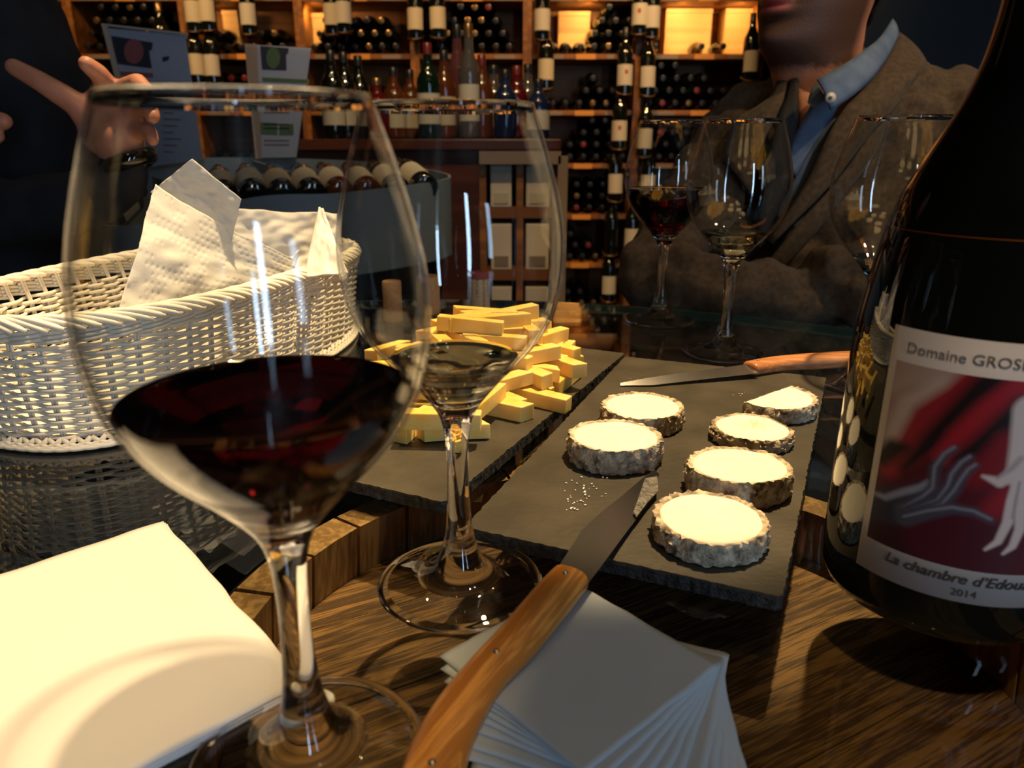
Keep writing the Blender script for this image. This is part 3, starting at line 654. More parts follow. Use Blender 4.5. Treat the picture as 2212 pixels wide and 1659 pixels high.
fing = [([D(225, 305, Yh), D(165, 225, Yh-0.0100), D(85, 175, Yh-0.0166), D(30, 145, Yh-0.0166)], [0.0149, 0.0129, 0.0104, 0.0087]),                 # thumb
        ([D(245, 230, Yh), D(236, 190, Yh-0.0100), D(212, 158, Yh-0.0291), D(186, 138, Yh-0.0415)], [0.0112, 0.0104, 0.0095, 0.0079]),               # index
        ([D(262, 235, Yh), D(268, 192, Yh-0.0100), D(298, 178, Yh-0.0332), D(322, 205, Yh-0.0456)], [0.0112, 0.0104, 0.0091, 0.0079]),                 # middle
        ([D(275, 255, Yh), D(300, 232, Yh-0.0149), D(322, 235, Yh-0.0373), D(330, 252, Yh-0.0456)], [0.0112, 0.0098, 0.0090, 0.0075]),               # ring
        ([D(280, 290, Yh), D(302, 278, Yh-0.0149), D(322, 285, Yh-0.0315), D(330, 302, Yh-0.0373)], [0.0100, 0.0087, 0.0079, 0.0066]),                # little
        ([D(255, 300, Yh), D(272, 360, Yh+.005), D(262, 400, Yh+.01)], [0.0266, 0.0203, 0.0199])]
hand(pl, None, [(D(240, 255, Yh), (.0315, .0133, .0332), 0.15), (D(215, 275, Yh-0.0066), (.0216, .015, .0282), 0.2), (D(268, 285, Yh-0.0033), (.020, .0133, .030), -0.1)], fing)
w2 = MB(); c0 = D(276, 352, Yh)
w2.tube([c0+Vector((0.0255*math.cos(a), 0.0225*math.sin(a), 0.008*math.cos(a))) for a in np.linspace(0, 2*math.pi, 28, endpoint=False)], 0.0052, n=8, closed=True, flat=1.6, up=(0, 0, 1))
w2.build('wristband', M['bottle_dark'], pl)
Y3 = 0.80
f2 = [([D(-150, 285, Y3), D(-90, 262, Y3), D(-40, 252, Y3-.01), D(8, 262, Y3-.015)], [0.0112, 0.0104, 0.0095, 0.0087]),
      ([D(-150, 320, Y3), D(-90, 300, Y3), D(-45, 290, Y3-.01), D(-8, 294, Y3-.015)], [0.0108, 0.0100, 0.0091, 0.0081]),
      ([D(-150, 255, Y3), D(-100, 215, Y3), D(-60, 205, Y3-.02), D(-35, 225, Y3-.03)], [0.0112, 0.0100, 0.0091, 0.0079]),
      ([D(-155, 345, Y3), D(-100, 335, Y3), D(-65, 330, Y3-.01), D(-40, 332, Y3-.012)], [0.0100, 0.0087, 0.0079, 0.0071]),
      ([D(-190, 250, Y3), D(-160, 200, Y3-.01), D(-130, 165, Y3-.015), D(-110, 140, Y3-.015)], [0.0137, 0.0116, 0.0100, 0.0087]),
      ([D(-190, 310, Y3), D(-260, 340, Y3+.01), D(-290, 360, Y3+.02)], [0.0249, 0.0199, 0.0199])]
hand(pl, None, [(D(-180, 295, Y3), (.034, .0136, .032), 0.1)], f2)
sl = MB(); chain(sl, [D(-285, 355, Y3+.02), D(-420, 430, .90), D(-430, 200, 1.0)], [.028, .042, .058]); o = sl.build('sleeve', M['sweater'], pl); remesh(o, .01, 4)

# --- bearded man, right
mn = thing('person', (0.62, 1.14, F0), 'bearded man in a brown wool jacket and blue shirt leaning on the table edge', 'person')
Ym = 1.15
bl = MB()
ringloft(bl, pxrows([(112, 1780, 1935), (135, 1735, 1985), (165, 1680, 2055), (205, 1615, 2105), (260, 1565, 2150), (340, 1530, 2175), (450, 1505, 2180), (600, 1490, 2170), (760, 1490, 2160), (900, 1500, 2150)], Ym,
                    [.035, .055, .07, .085, .095, .10, .105, .11, .11, .11]), p=2.2)
chain(bl, [D(1625, 265, 1.15), D(1545, 370, 1.10), D(1475, 490, 1.02), D(1415, 590, 0.94)], [.058, .054, .050, .047])
chain(bl, [D(1415, 590, 0.94), D(1480, 618, 0.895), D(1600, 632, 0.875), D(1760, 645, 0.87)], [.047, .044, .040, .036])
chain(bl, [D(2080, 240, 1.12), D(2110, 380, 1.04), D(2090, 560, 0.94)], [.062, .058, .052])
chain(bl, [D(2090, 560, 0.94), D(1960, 600, 0.875), D(1830, 612, 0.862), D(1745, 640, 0.90)], [.052, .052, .046, .038])
o = bl.build('jacket', M['blazer'], mn); remesh(o, 0.006, 3, 0.034, 0.045)
tro = MB()
for sx in (0.47, 0.72): chain(tro, [(sx, 1.18, -0.28), (sx-0.05, 0.95, -0.33), (sx-0.04, 0.98, -0.95)], [.085, .07, .055])
tro.build('trousers', M['lining'], mn)
# head: rings in a face frame (y forwards), then turned and set
yaw = math.radians(57); hs = 0.97
HO = D(1655, 98, 1.03) + Vector((0.072, 0.045, -0.006))
rings = [(-.125, .020, -.112, .066), (-.085, .024, -.106, .062), (-.045, .034, -.098, .059), (-.020, .050, -.090, .057), (-.008, .066, -.086, .054), (0.0, .077, -.084, .054), (.010, .085, -.083, .056), (.022, .085, -.082, .060),
         (.034, .081, -.072, .062), (.046, .083, -.074, .066), (.056, .084, -.078, .068), (.068, .083, -.083, .070), (.085, .083, -.090, .072), (.105, .080, -.096, .074), (.125, .080, -.099, .076), (.145, .085, -.100, .077), (.17, .080, -.097, .074), (.195, .062, -.085, .062), (.215, .03, -.055, .038), (.222, .005, -.025, .012)]
def headpt(t, z, off=0.0):
    zs_ = [r[0] for r in rings]
    yf, yb, wd = (sum(wt*float(np.interp(z+dz, zs_, [r[k] for r in rings])) for dz, wt in ((-.011, .15), (-.0055, .22), (0, .26), (.0055, .22), (.011, .15))) for k in (1, 2, 3))
    mid, d = (yf+yb)/2, (yf-yb)/2; c, s = math.cos(t), math.sin(t)
    squeeze = 1 - (0.10 + 0.12*max(0, min(1, (0.11-z)/.04)))*max(0, c)**2
    x = (wd+off)*math.copysign(abs(s)**0.95, s)*squeeze; y = mid + (d+off)*math.copysign(abs(c)**0.92, c)
    g = lambda cx_, cz, sx, sz, a: a*math.exp(-((x-cx_)/sx)**2-((z-cz)/sz)**2) if c > 0 else 0
    y += g(0, .092, .010, .016, .022) + g(0, .078, .014, .008, .010) + g(0, .060, .024, .0045, .0065) + g(0, .0475, .022, .0055, .0075) - g(0, .0535, .026, .0018, .004) - g(0, .036, .022, .005, .004) + g(0, .012, .022, .013, .009)
    y += -g(-.032, .124, .014, .010, .010) - g(.032, .124, .014, .010, .010) + g(-.03, .143, .02, .006, .004) + g(.03, .143, .02, .006, .004)
    return x, y
hm = MB(); NT, NZ = 120, 130
hm.grid(lambda u, v: (lambda z, p: (p[0], p[1], z))(-.125+.347*u, headpt(2*math.pi*v, -.125+.347*u)), NZ, NT)
cy_, sy_ = math.cos(yaw), math.sin(yaw)
def face2w(x, y, z):
    x, y, z = x*hs, y*hs, z*hs
    # face forward (+y) points to (-sin yaw, -cos yaw)
    return Vector((-y*sy_ - x*cy_*-1*-1 if False else -y*sy_ + x*-cy_, -y*cy_ + x*sy_, z)) + HO
co_face = list(hm.v); hm.v = [tuple(face2w(*p)) for p in hm.v]
head = hm.build('head', attr_mat('face_skin', 0.55, 0.35, 350, 0.3), mn)
SK = np.array((.52, .22, .14)); BD = np.array((.028, .015, .010)); LP = np.array((.30, .055, .06))
def facecol(i):
    x, y, z = co_face[i]
    nz = noise.noise(Vector((x*90, y*90, z*90)))*0.4 + noise.noise(Vector((x*420, y*420, z*420)))*0.9
    b = 0.0
    if y > -0.055:
        up = 0.062 + max(0, abs(x)-0.022)*0.75 if abs(x) > .022 else .068
        lo = -0.028
        b = np.clip((up-z)/0.012+nz*0.8, 0, 1)*np.clip((z-lo)/0.012+nz*0.5, 0, 1)*np.clip((y+.045)/.03, 0, 1)
        lip = math.exp(-(x/.021)**4-((z-.0535)/.0085)**4) if y > .03 else 0
        b *= (1-min(1, lip*1.3))
        c = SK*(1-b*0.92)+BD*b*0.92
        return c*(1-lip)+LP*lip
    return SK
me = head.data; ca = me.color_attributes.new('Col', 'FLOAT_COLOR', 'POINT'); arr = np.ones((len(me.vertices), 4), dtype=np.float32)
if len(me.vertices) == len(co_face):
    for i in range(len(co_face)): arr[i, :3] = facecol(i)
else: arr[:, :3] = SK
ca.data.foreach_set('color', arr.ravel())
def hairline(t):
    d = abs(((t+math.pi) % (2*math.pi))-math.pi)
    return float(np.interp(d, (0, .75, 1.25, 1.7, 2.3, math.pi), (.182, .172, .135, .095, .045, .020)))
hr = MB()
hr.grid(lambda u, v: face2w(*(lambda t: (lambda z: (*headpt(t, z, 0.005+0.003*noise.noise(Vector((t*9, z*70, 0)))+.004*min(1, u*4)), z+.005*u))(hairline(t)+(.2195-hairline(t))*u**.8))(2*math.pi*v)), 26, 90).build('hair', M['hair'], mn, solid=0.003)
for s in (-1, 1):
    e = MB(); ball(e, face2w(s*.030, .0655, .124), (.0105, .0105, .0105), n=8); e.build('eye', M['label_white'], mn)
    e = MB(); ball(e, face2w(s*.030, .0735, .124), (.0048, .0048, .0048), n=8); e.build('iris', M['hair'], mn)
    e = MB(); ball(e, face2w(s*.030, .0660, .1285), (.0118, .0118, .0092), n=8); ball(e, face2w(s*.030, .0650, .1180), (.0112, .0112, .0075), n=8); e.build('eyelid', M['skin'], mn)
    e = MB(); ball(e, face2w(s*.030, .0790, .1430), (.013, .0035, .0028), rot=-yaw*1.0, n=8); e.build('eyebrow', M['hair'], mn)
    e = MB(); ball(e, face2w(s*.077, -.012, .105), (.012, .007, .028), rot=-yaw, n=8); e.build('ear', M['skin'], mn)
def strip(name, A, B, m, parent, th=0.003, nu=16, nv=5, bulge=0.0, sub=0):
    """cloth between two curves given as (px, py, Y)"""
    def samp(C, u):
        k = len(C)-1; f = u*k; i = min(int(f), k-1); t = f-i
        g = lambda j: D(*C[max(0, min(k, j))])
        p0, p1, p2, p3 = g(i-1), g(i), g(i+1), g(i+2)
        return 0.5*((2*p1)+(p2-p0)*t+(2*p0-5*p1+4*p2-p3)*t*t+(3*p1-p0-3*p2+p3)*t**3)
    def fn(u, v):
        a, b = samp(A, u), samp(B, u); p = a.lerp(b, v); p.y -= bulge*4*v*(1-v); return p
    return MB().grid(fn, nu, nv).build(name, m, parent, solid=th)
# chest and shirt in the jacket's opening
strip('chest', [(1712, 190, 1.05), (1720, 225, 1.045), (1722, 275, 1.045), (1712, 330, 1.05)], [(1790, 185, 1.05), (1782, 215, 1.04), (1755, 260, 1.035), (1715, 335, 1.048)], M['skin'], mn, 0.004, bulge=0.004)
strip('shirt', [(1765, 200, 1.02), (1738, 255, 1.022), (1712, 300, 1.028), (1690, 350, 1.03)], [(1815, 215, 1.005), (1790, 270, 1.012), (1755, 330, 1.02), (1725, 390, 1.025)], M['denim'], mn, 0.003, bulge=0.004)
strip('shirt', [(1790, 260, 1.010), (1750, 325, 1.018), (1715, 390, 1.022), (1670, 470, 1.03)], [(1850, 240, 1.012), (1800, 320, 1.02), (1765, 400, 1.026), (1720, 500, 1.03)], M['denim'], mn, 0.003, bulge=0.004)
strip('shirt_collar', [(1927, 42, 1.105), (1898, 84, 1.06), (1862, 112, 1.02), (1820, 142, 0.995), (1765, 172, 0.98)], [(1938, 82, 1.10), (1912, 130, 1.05), (1880, 172, 1.01), (1842, 205, 0.98), (1794, 238, 0.97)], M['denim'], mn, 0.0035, bulge=0.006)
strip('shirt_collar', [(1765, 178, 1.008), (1752, 195, 1.010), (1744, 222, 1.012)], [(1780, 205, 1.006), (1772, 222, 1.008), (1760, 236, 1.010)], M['denim'], mn, 0.003)
bt = MB(); q = D(1794, 211, 0.968); bt.tube([q+Vector((0, -.0015, 0)), q+Vector((0, 0.0015, 0))], .0062, n=20); bo = bt.build('shirt_button', M['button'], mn)
bt = MB(); q = D(1794, 211, 0.9655); bt.tube([q+Vector((0, -.0008, 0)), q+Vector((0, 0.0008, 0))], .0022, n=10); bt.build('button_hole', M['ink_grey'], bo)
# jacket collar and lapels
strip('lapel', [(1940, 72, 1.12), (1925, 110, 1.075), (1880, 180, 1.03), (1830, 228, 1.0), (1790, 290, 0.995), (1740, 400, 1.0), (1660, 520, 1.0)],
      [(2000, 140, 1.10), (1995, 150, 1.06), (1962, 185, 1.035), (1925, 240, 1.02), (1870, 300, 1.01), (1790, 400, 1.005), (1662, 525, 1.0)], M['blazer'], mn, 0.005, nu=30, nv=8, bulge=0.010)
strip('lapel', [(1905, 252, 1.018), (1860, 320, 1.005), (1800, 400, 1.0), (1720, 490, 0.998), (1600, 640, 0.985)], [(1918, 240, 1.03), (1890, 330, 1.03), (1825, 420, 1.015), (1745, 520, 1.005), (1610, 660, 0.99)], M['blazer'], mn, 0.004, nu=24, nv=6, bulge=0.006)
strip('lapel', [(1712, 140, 1.065), (1700, 205, 1.04), (1680, 260, 1.03), (1650, 400, 1.02), (1630, 520, 1.01)], [(1722, 165, 1.045), (1722, 230, 1.03), (1718, 330, 1.03), (1690, 430, 1.02), (1640, 540, 1.0)], M['lining'], mn, 0.004, bulge=0.004)
strip('lapel', [(1690, 140, 1.09), (1672, 200, 1.06), (1640, 230, 1.05), (1590, 262, 1.06), (1560, 340, 1.04)], [(1706, 150, 1.07), (1694, 215, 1.045), (1668, 262, 1.035), (1640, 330, 1.025), (1620, 420, 1.015)], M['blazer'], mn, 0.005, bulge=0.008)

# ------------------------------------------------------------------ barrel and glass table top
BC = (0.050, 0.262); RB = 0.184; HZ = -0.042
brl = thing('barrel', (BC[0], BC[1], F0), 'upright oak barrel carrying the glass table top, dark planked head', 'barrel')
NS = 30
prof = [(-0.0108, 0), (-0.05, .004), (-0.15, .016), (-0.30, .028), (-0.50, .034), (-0.70, .028), (-0.88, .012), (-0.9995, 0)]
for k in range(NS):
    a0 = 2*math.pi*(k+0.03)/NS; a1 = 2*math.pi*(k+0.97)/NS; V = []; jz = random.uniform(-.0006, 0)
    for z, dr in prof:
        for (rr, aa) in ((RB+dr, a0), (RB+dr, (a0+a1)/2), (RB+dr, a1), (RB+dr-.019, a1), (RB+dr-.019, (a0+a1)/2), (RB+dr-.019, a0)):
            V.append((BC[0]+rr*math.cos(aa), BC[1]+rr*math.sin(aa), z+(jz if z > -.02 else 0)))
    m = len(prof); Fs = [(i*6+j, i*6+(j+1) % 6, (i+1)*6+(j+1) % 6, (i+1)*6+j) for i in range(m-1) for j in range(6)] + [(0, 1, 2, 3, 4, 5), tuple((m-1)*6+j for j in range(6))]
    MB().add(V, Fs).build('stave', M['stave'], brl, angle=35)
ang = 0.50; ca, sa = math.cos(ang), math.sin(ang); ri = RB-.0185+.002
ed = [-ri, -0.118, -0.060, -0.002, 0.056, 0.115, ri]
for k in range(6):
    y0, y1 = ed[k]+.0004, ed[k+1]-.0004
    ys = np.linspace(y0, y1, 9); up = [(-math.sqrt(max(0, ri*ri-y*y)), y) for y in ys]; rt = [(math.sqrt(max(0, ri*ri-y*y)), y) for y in ys[::-1]]
    poly = [(BC[0]+x*ca-y*sa, BC[1]+x*sa+y*ca) for x, y in up+rt]
    MB().prism(poly, HZ-.018, HZ+random.uniform(-.0006, .0006)).build('head_plank', M['barrel_head'], brl, smooth=False)
for z, dr in ((-0.028, .0022), (-0.12, .014), (-0.30, .0285), (-0.70, .0285), (-0.95, .006)):
    MB().lathe([(RB+dr, z+.014), (RB+dr+.002, z+.014), (RB+dr+.002+.001, z-.014), (RB+dr, z-.014)], c=(BC[0], BC[1], 0), n=72, closed=True).build('hoop', M['iron'], brl, angle=40)
TC = (-0.092, 0.167); RT = 0.745
tg = MB(); n = 180
tg.lathe([(0, -0.010), (RT-.0015, -0.010), (RT, -0.0085), (RT, -0.0015), (RT-.0015, 0), (0, 0)], c=(TC[0], TC[1], 0), n=n, mfun=lambda i: 1 if i in (1, 2, 3) else 0)
o = tg.build('glass_tabletop', [M['table_glass'], M['table_edge']], origin=(TC[0], TC[1], -0.010), angle=30)
tag(o, 'large round clear glass table top with a greenish edge, on the barrel', 'table top')

# ------------------------------------------------------------------ slates
def slate(name, cs, h, lab):
    c = [P(x, y, h) for x, y in cs]
    cxy = (sum(p.x for p in c)/4, sum(p.y for p in c)/4)
    t = thing('slate_board', (cxy[0], cxy[1], 0), lab, 'board', 'slate serving boards')
    pts = []; pb = []
    for i in range(4):
        a, b = c[i], c[(i+1) % 4]; L = (b-a).length; k = int(L/0.0022)
        nrm = Vector(((b-a).y, -(b-a).x, 0)).normalized()
        for j in range(k):
            q = a.lerp(b, j/k); e = min(j, k-j)/k
            jt = noise.noise(Vector((q.x*260, q.y*260, i)))*0.0009 + random.uniform(-.0002, .0002)
            cr = 0.0018 if j < 1 else 0
            q2 = q + nrm*(jt-cr); pts.append((q2.x, q2.y)); jb = noise.noise(Vector((q.x*400, q.y*400, i+9)))*0.0012
            q3 = q + nrm*(jb-cr+0.0004); pb.append((q3.x, q3.y))
    n = len(pts)
    MB().add([(x, y, h) for x, y in pts]+[(x, y, h-.0022) for x, y in pts], [tuple(range(n)), tuple(range(n, 2*n))[::-1]]+[(i, (i+1) % n, n+(i+1) % n, n+i) for i in range(n)]).build('top_face', M['slate'], t, smooth=False)
    mid = [((a[0]*.6+b[0]*.4)+random.uniform(-.0004, .0004), (a[1]*.6+b[1]*.4)+random.uniform(-.0004, .0004)) for a, b in zip(pts, pb)]
    V = [(x, y, h-.0010) for x, y in pts]+[(x, y, h*.55) for x, y in mid]+[(x, y, 0.0004) for x, y in pb]
    Fs = [tuple(range(n)), tuple(range(2*n, 3*n))[::-1]]+[(r*n+i, r*n+(i+1) % n, (r+1)*n+(i+1) % n, (r+1)*n+i) for r in range(2) for i in range(n)]
    MB().add(V, Fs).build('split_edge', M['slate_edge'], t, smooth=False)
    return t
SH = 0.0075
# right board: near-right, far-right, far-left, near-left corners
slate('r', [(1690, 1290), (1785, 815), (1350, 770), (1002, 1138)], SH, 'dark slate board with goat cheese slices, right of the two')
a, b, d = P(960, 1085, SH), P(1350, 763, SH), P(776, 1054, SH)
u = (b-a); vv = Vector((-u.y, u.x, 0)).normalized()*0.172
def topx(v):
    z = v.z-HC; zc = v.y*CT-z*ST; yc = -(v.y*ST+z*CT); return (1106+FPX*v.x/zc, 829.5+FPX*yc/zc)
slate('l', [topx(a), topx(b), topx(b+vv), topx(a+vv)], SH, 'dark slate board heaped with yellow cheese sticks, left of the two')
topz = SH+0.0002

# ------------------------------------------------------------------ goat cheese slices
def goat(px, py, rx, h, lab, seed, cut=None, dent=None, ry=None):
    c = P(px, py, topz+h); ry = ry or rx
    t = thing('goat_cheese_slice', (c.x, c.y, topz), lab, 'cheese', 'goat cheese slices on the right slate')
    n = 90
    def outline(off, sd, amp):
        out = []
        for j in range(n):
            a = 2*math.pi*j/n
            r = 1+0.045*noise.noise(Vector((math.cos(a)*1.3+seed*3, math.sin(a)*1.3, seed)))
            x, y = math.cos(a)*(rx*r+off), math.sin(a)*(ry*r+off)
            nz = noise.noise(Vector((math.cos(a)*9+sd, math.sin(a)*9, seed)))*amp + noise.noise(Vector((math.cos(a)*28+sd, math.sin(a)*28, seed)))*amp*0.7
            L = math.hypot(x, y); x *= 1+nz/L; y *= 1+nz/L
            if cut:
                dd = x*cut[0]+y*cut[1]
                if dd > cut[2]: x -= (dd-cut[2])*cut[0]; y -= (dd-cut[2])*cut[1]
            out.append((x, y))
        return out
    # paste
    rows = [(0.0, -.0016, h*0.96), (0, -.0012, h), ]
    o1 = outline(-.0012, 0, .0003)
    V = []; Fs = []; K = 16
    for k in range(1, K+1):
        f = k/K
        for (x, y) in o1:
            zz = h + noise.noise(Vector((x*f*90, y*f*90, seed)))*0.00045 - (0.0011 if f > .97 else 0)
            if dent:
                q = math.hypot(x*f-dent[0], y*f-dent[1]); zz -= 0.0065*max(0, 1-q/dent[2]) + (noise.noise(Vector((x*f*500, y*f*500, 1)))*.0022 if q < dent[2]*1.6 else 0)
            q = math.hypot(x*f+.001, y*f-.001)
            V.append((c.x+x*f, c.y+y*f, topz+zz))
    V.append((c.x, c.y, topz+h-(0.004 if dent else 0)))
    for k in range(K-1):
        for j in range(n): Fs.append((k*n+j, k*n+(j+1) % n, (k+1)*n+(j+1) % n, (k+1)*n+j))
    for j in range(n): Fs.append((K*n, (j+1) % n, j))
    b0 = len(V); V += [(c.x+x, c.y+y, topz+0.0006) for x, y in o1]
    for j in range(n): Fs.append(((K-1)*n+j, (K-1)*n+(j+1) % n, b0+(j+1) % n, b0+j))
    Fs.append(tuple(b0+j for j in range(n))[::-1])
    MB().add(V, Fs).build('paste', M['paste'], t, angle=60)
    # ragged rind
    V = []; Fs = []; R = 7
    for k in range(R+1):
        f = k/R; o2 = outline(0.0006+0.0010*math.sin(math.pi*f), k*0.9, .0023)
        for (x, y) in o2: V.append((c.x+x, c.y+y, topz+0.0002+f*(h+.0002)+random.uniform(-.0004, .0004)*(1 if 0 < k else 0)))
    oi = outline(-.0022, 3, .0005)
    for (x, y) in oi: V.append((c.x+x, c.y+y, topz+h-.0006))
    for k in range(R+1):
        for j in range(n): Fs.append((k*n+j, k*n+(j+1) % n, (k+1)*n+(j+1) % n, (k+1)*n+j))
    MB().add(V, Fs).build('rind', M['rind'], t, angle=50)
goat(1387, 876, .0262, .0125, 'round goat cheese slice with a tiny centre mark, farthest left', 1)
goat(1329, 940, .0268, .0145, 'thick goat cheese slice with a wavy crack near its far rim', 2, ry=.025)
goat(1670, 854, .0285, .0110, 'half-moon goat cheese slice with one straight cut side', 3, cut=(-.62, .785, .004))
goat(1625, 922, .0240, .0085, 'thin goat cheese slice with a crumbled hollow in its middle', 4, dent=(.002, .006, .008), cut=(.95, .3, .021))
goat(1598, 1003, .0268, .0145, 'lens-shaped thick goat cheese slice between the hollowed and the nearest slice', 5, ry=.0235)
goat(1535, 1116, .0258, .0110, 'nearest goat cheese slice, almost round, beside the knife tip', 6, ry=.0262)
cr = MB(); random.seed(3)
for (px, py, sx, sy, n_) in ((1265, 1060, 45, 28, 26), (1240, 1090, 35, 25, 14), (1330, 1000, 30, 6, 6), (1470, 822, 30, 8, 6), (1600, 850, 16, 6, 5), (1725, 900, 10, 4, 2), (1360, 818, 5, 3, 1), (1160, 795, 60, 40, 4)):
    for i in range(n_):
        q = P(random.gauss(px, sx*.5), random.gauss(py, sy*.5), topz); s = random.uniform(.0003, .0009)
        cr.box((q.x, q.y, topz+s*.4), (s*1.5, s, s*.8), rz=random.uniform(0, 3))
o = cr.build('cheese_crumbs', M['crumb'], smooth=False, kind='stuff'); tag(o, 'tiny white goat cheese crumbs scattered on the right slate', 'crumbs')
c = P(690, 1512, 0.004); b = MB(); ball(b, (c.x, c.y, .0035), (.0052, .0045, .0034), n=10)
o = b.build('cheese_morsel', M['paste']); tag(o, 'small pale cheese morsel on the glass behind the near wine glass foot', 'cheese')

# ------------------------------------------------------------------ yellow cheese sticks
random.seed(11)
protos = []
for k in range(6):
    L, w_, h_ = random.choice((.042, .046, .050)), random.uniform(.0100, .0125), random.uniform(.0095, .0115); V = []
    sk = random.uniform(-.003, .003); bend = random.uniform(-.0015, .0015)
    for i in range(5):
        f = i/4-.5; yb = bend*(1-4*f*f)
        for (sy, sz) in ((-1, -1), (1, -1), (1, 1), (-1, 1)): V.append((f*L+sk*sy*(1 if i in (0, 4) else 0), yb+sy*w_/2*(1-.06*f), sz*h_/2))
    Fs = [(i*4+j, i*4+(j+1) % 4, (i+1)*4+(j+1) % 4, (i+1)*4+j) for i in range(4) for j in range(4)]+[(0, 1, 2, 3), (16, 17, 18, 19)]
    protos.append(MB().add(V, Fs).build('cheese_stick', M['cheese_yellow'], local=True, bevel=0.0006, smooth=False))
PH = 0.0108
def stick(x, y, layer, ang, lab, grp='yellow cheese sticks heaped on the left slate', tilt=0.0):
    o = random.choice(protos).copy(); COL.objects.link(o); o.name = 'cheese_stick'
    o.location = (x, y, TZ+topz+.0056+layer*PH); o.rotation_euler = (random.uniform(-.05, .05), tilt, ang); tag(o, lab, 'cheese', grp); return o
def stick_px(x0, y0, x1, y1, layer, lab, tilt=0.0):
    h = topz+.0056+layer*PH; a, b = P(x0, y0, h), P(x1, y1, h)
    return stick((a.x+b.x)/2, (a.y+b.y)/2, layer, math.atan2(b.y-a.y, b.x-a.x), lab, tilt=tilt)
stick_px(905, 934, 1052, 926, 0, 'yellow cheese stick lying nearest, crosswise under the glass stem')
stick_px(897, 905, 1010, 908, 1, 'yellow cheese stick on top of the nearest crosswise one')
stick_px(850, 950, 940, 885, 0, 'yellow cheese stick slanting out at the near left of the heap')
stick_px(1030, 868, 1130, 890, 0, 'yellow cheese stick pointing right, just behind the nearest one')
stick_px(1005, 900, 1085, 835, 1, 'yellow cheese stick slanting up right of the glass stem')
stick_px(1090, 785, 1192, 828, 1, 'long yellow cheese stick jutting right out of the heap')
stick_px(1120, 850, 1095, 800, 0, 'yellow cheese stick with its square end facing the camera, under the jutting one')
stick_px(1094, 846, 1070, 800, 0, 'yellow cheese stick end-on beside the other end-on stick')
stick_px(1150, 752, 1220, 772, 0, 'yellow cheese stick at the far right tip of the heap')
stick_px(1120, 748, 1192, 752, 1, 'yellow cheese stick lying over the far right tip')
stick_px(1140, 785, 1182, 790, 0, 'short yellow cheese stick below the far right tip')
stick_px(796, 770, 880, 745, 0, 'yellow cheese stick at the far left edge of the heap')
stick_px(800, 800, 900, 790, 0, 'yellow cheese stick left side, between the two glasses')
stick_px(815, 850, 900, 880, 0, 'yellow cheese stick behind the wine in the near glass')
hc_ = Vector((-0.022, 0.565, 0))
hd_ = Vector((math.cos(1.05), math.sin(1.05), 0)); hn_ = Vector((-hd_.y, hd_.x, 0))
for layer, cnt, la, lb in ((0, 30, .098, .072), (1, 26, .088, .062), (2, 19, .070, .050), (3, 12, .050, .034), (4, 6, .028, .020)):
    for i in range(cnt):
        a = i*2.399963; r = math.sqrt((i+.5)/cnt)
        q = hc_ + hd_*(la*r*math.cos(a)) + hn_*(lb*r*math.sin(a))
        stick(q.x, q.y, layer+random.uniform(-.05, .05), random.uniform(-0.9, 0.9)+(1.3 if random.random() < .25 else 0), 'yellow cheese stick in the loose heap behind the tall empty glass bowl', tilt=random.uniform(-.08, .08))
for o in protos: bpy.data.objects.remove(o)

# ------------------------------------------------------------------ bread basket
random.seed(5)
BCX, BCY, BA, BB, BN, BANG = -0.272, 0.625, 0.193, 0.098, 2.6, math.radians(75.5)
HB = 0.090; NSTK = 56
def sup(a, da=0.0):
    ca, sa = math.cos(a), math.sin(a)
    x = (BA+da)*math.copysign(abs(ca)**(2/BN), ca); y = (BB+da)*math.copysign(abs(sa)**(2/BN), sa); return x, y
tt = np.linspace(0, 2*math.pi, 2001); pp = np.array([sup(a) for a in tt]); sl_ = np.concatenate([[0], np.cumsum(np.hypot(*np.diff(pp, axis=0).T))]); PER = sl_[-1]
def bpt(s, off, z):
    """s = stake index (real), off = outwards, z height"""
    f = (s/NSTK) % 1.0
    a = float(np.interp(f*PER, sl_, tt)); e = 0.004
    x, y = sup(a); x1, y1 = sup(a+e); x0, y0 = sup(a-e)
    tx, ty = x1-x0, y1-y0; L = math.hypot(tx, ty) or 1; nx, ny = ty/L, -tx/L
    flare = -0.006 + 0.011*z/HB
    x += nx*(off+flare); y += ny*(off+flare)
    c, s_ = math.cos(BANG), math.sin(BANG)
    return Vector((BCX+x*c-y*s_, BCY+x*s_+y*c, z))
bk = thing('bread_basket', (BCX, BCY, 0), 'oblong white wicker basket filled with paper tissues', 'basket')
NR = 23
for r in range(NR):
    z = 0.0095 + r*0.00275; path = []
    for i in range(NSTK*6):
        s = i/6; ph = math.cos(math.pi*(s+r)); ph = math.copysign(abs(ph)**0.8, ph)
        path.append(bpt(s, ph*0.0026, z+0.0004*math.sin(math.pi*(s*.37+r))))
    MB().tube(path, 0.00140, n=6, closed=True, up=(0, 0, 1)).build('weaver', M['wicker'], bk)
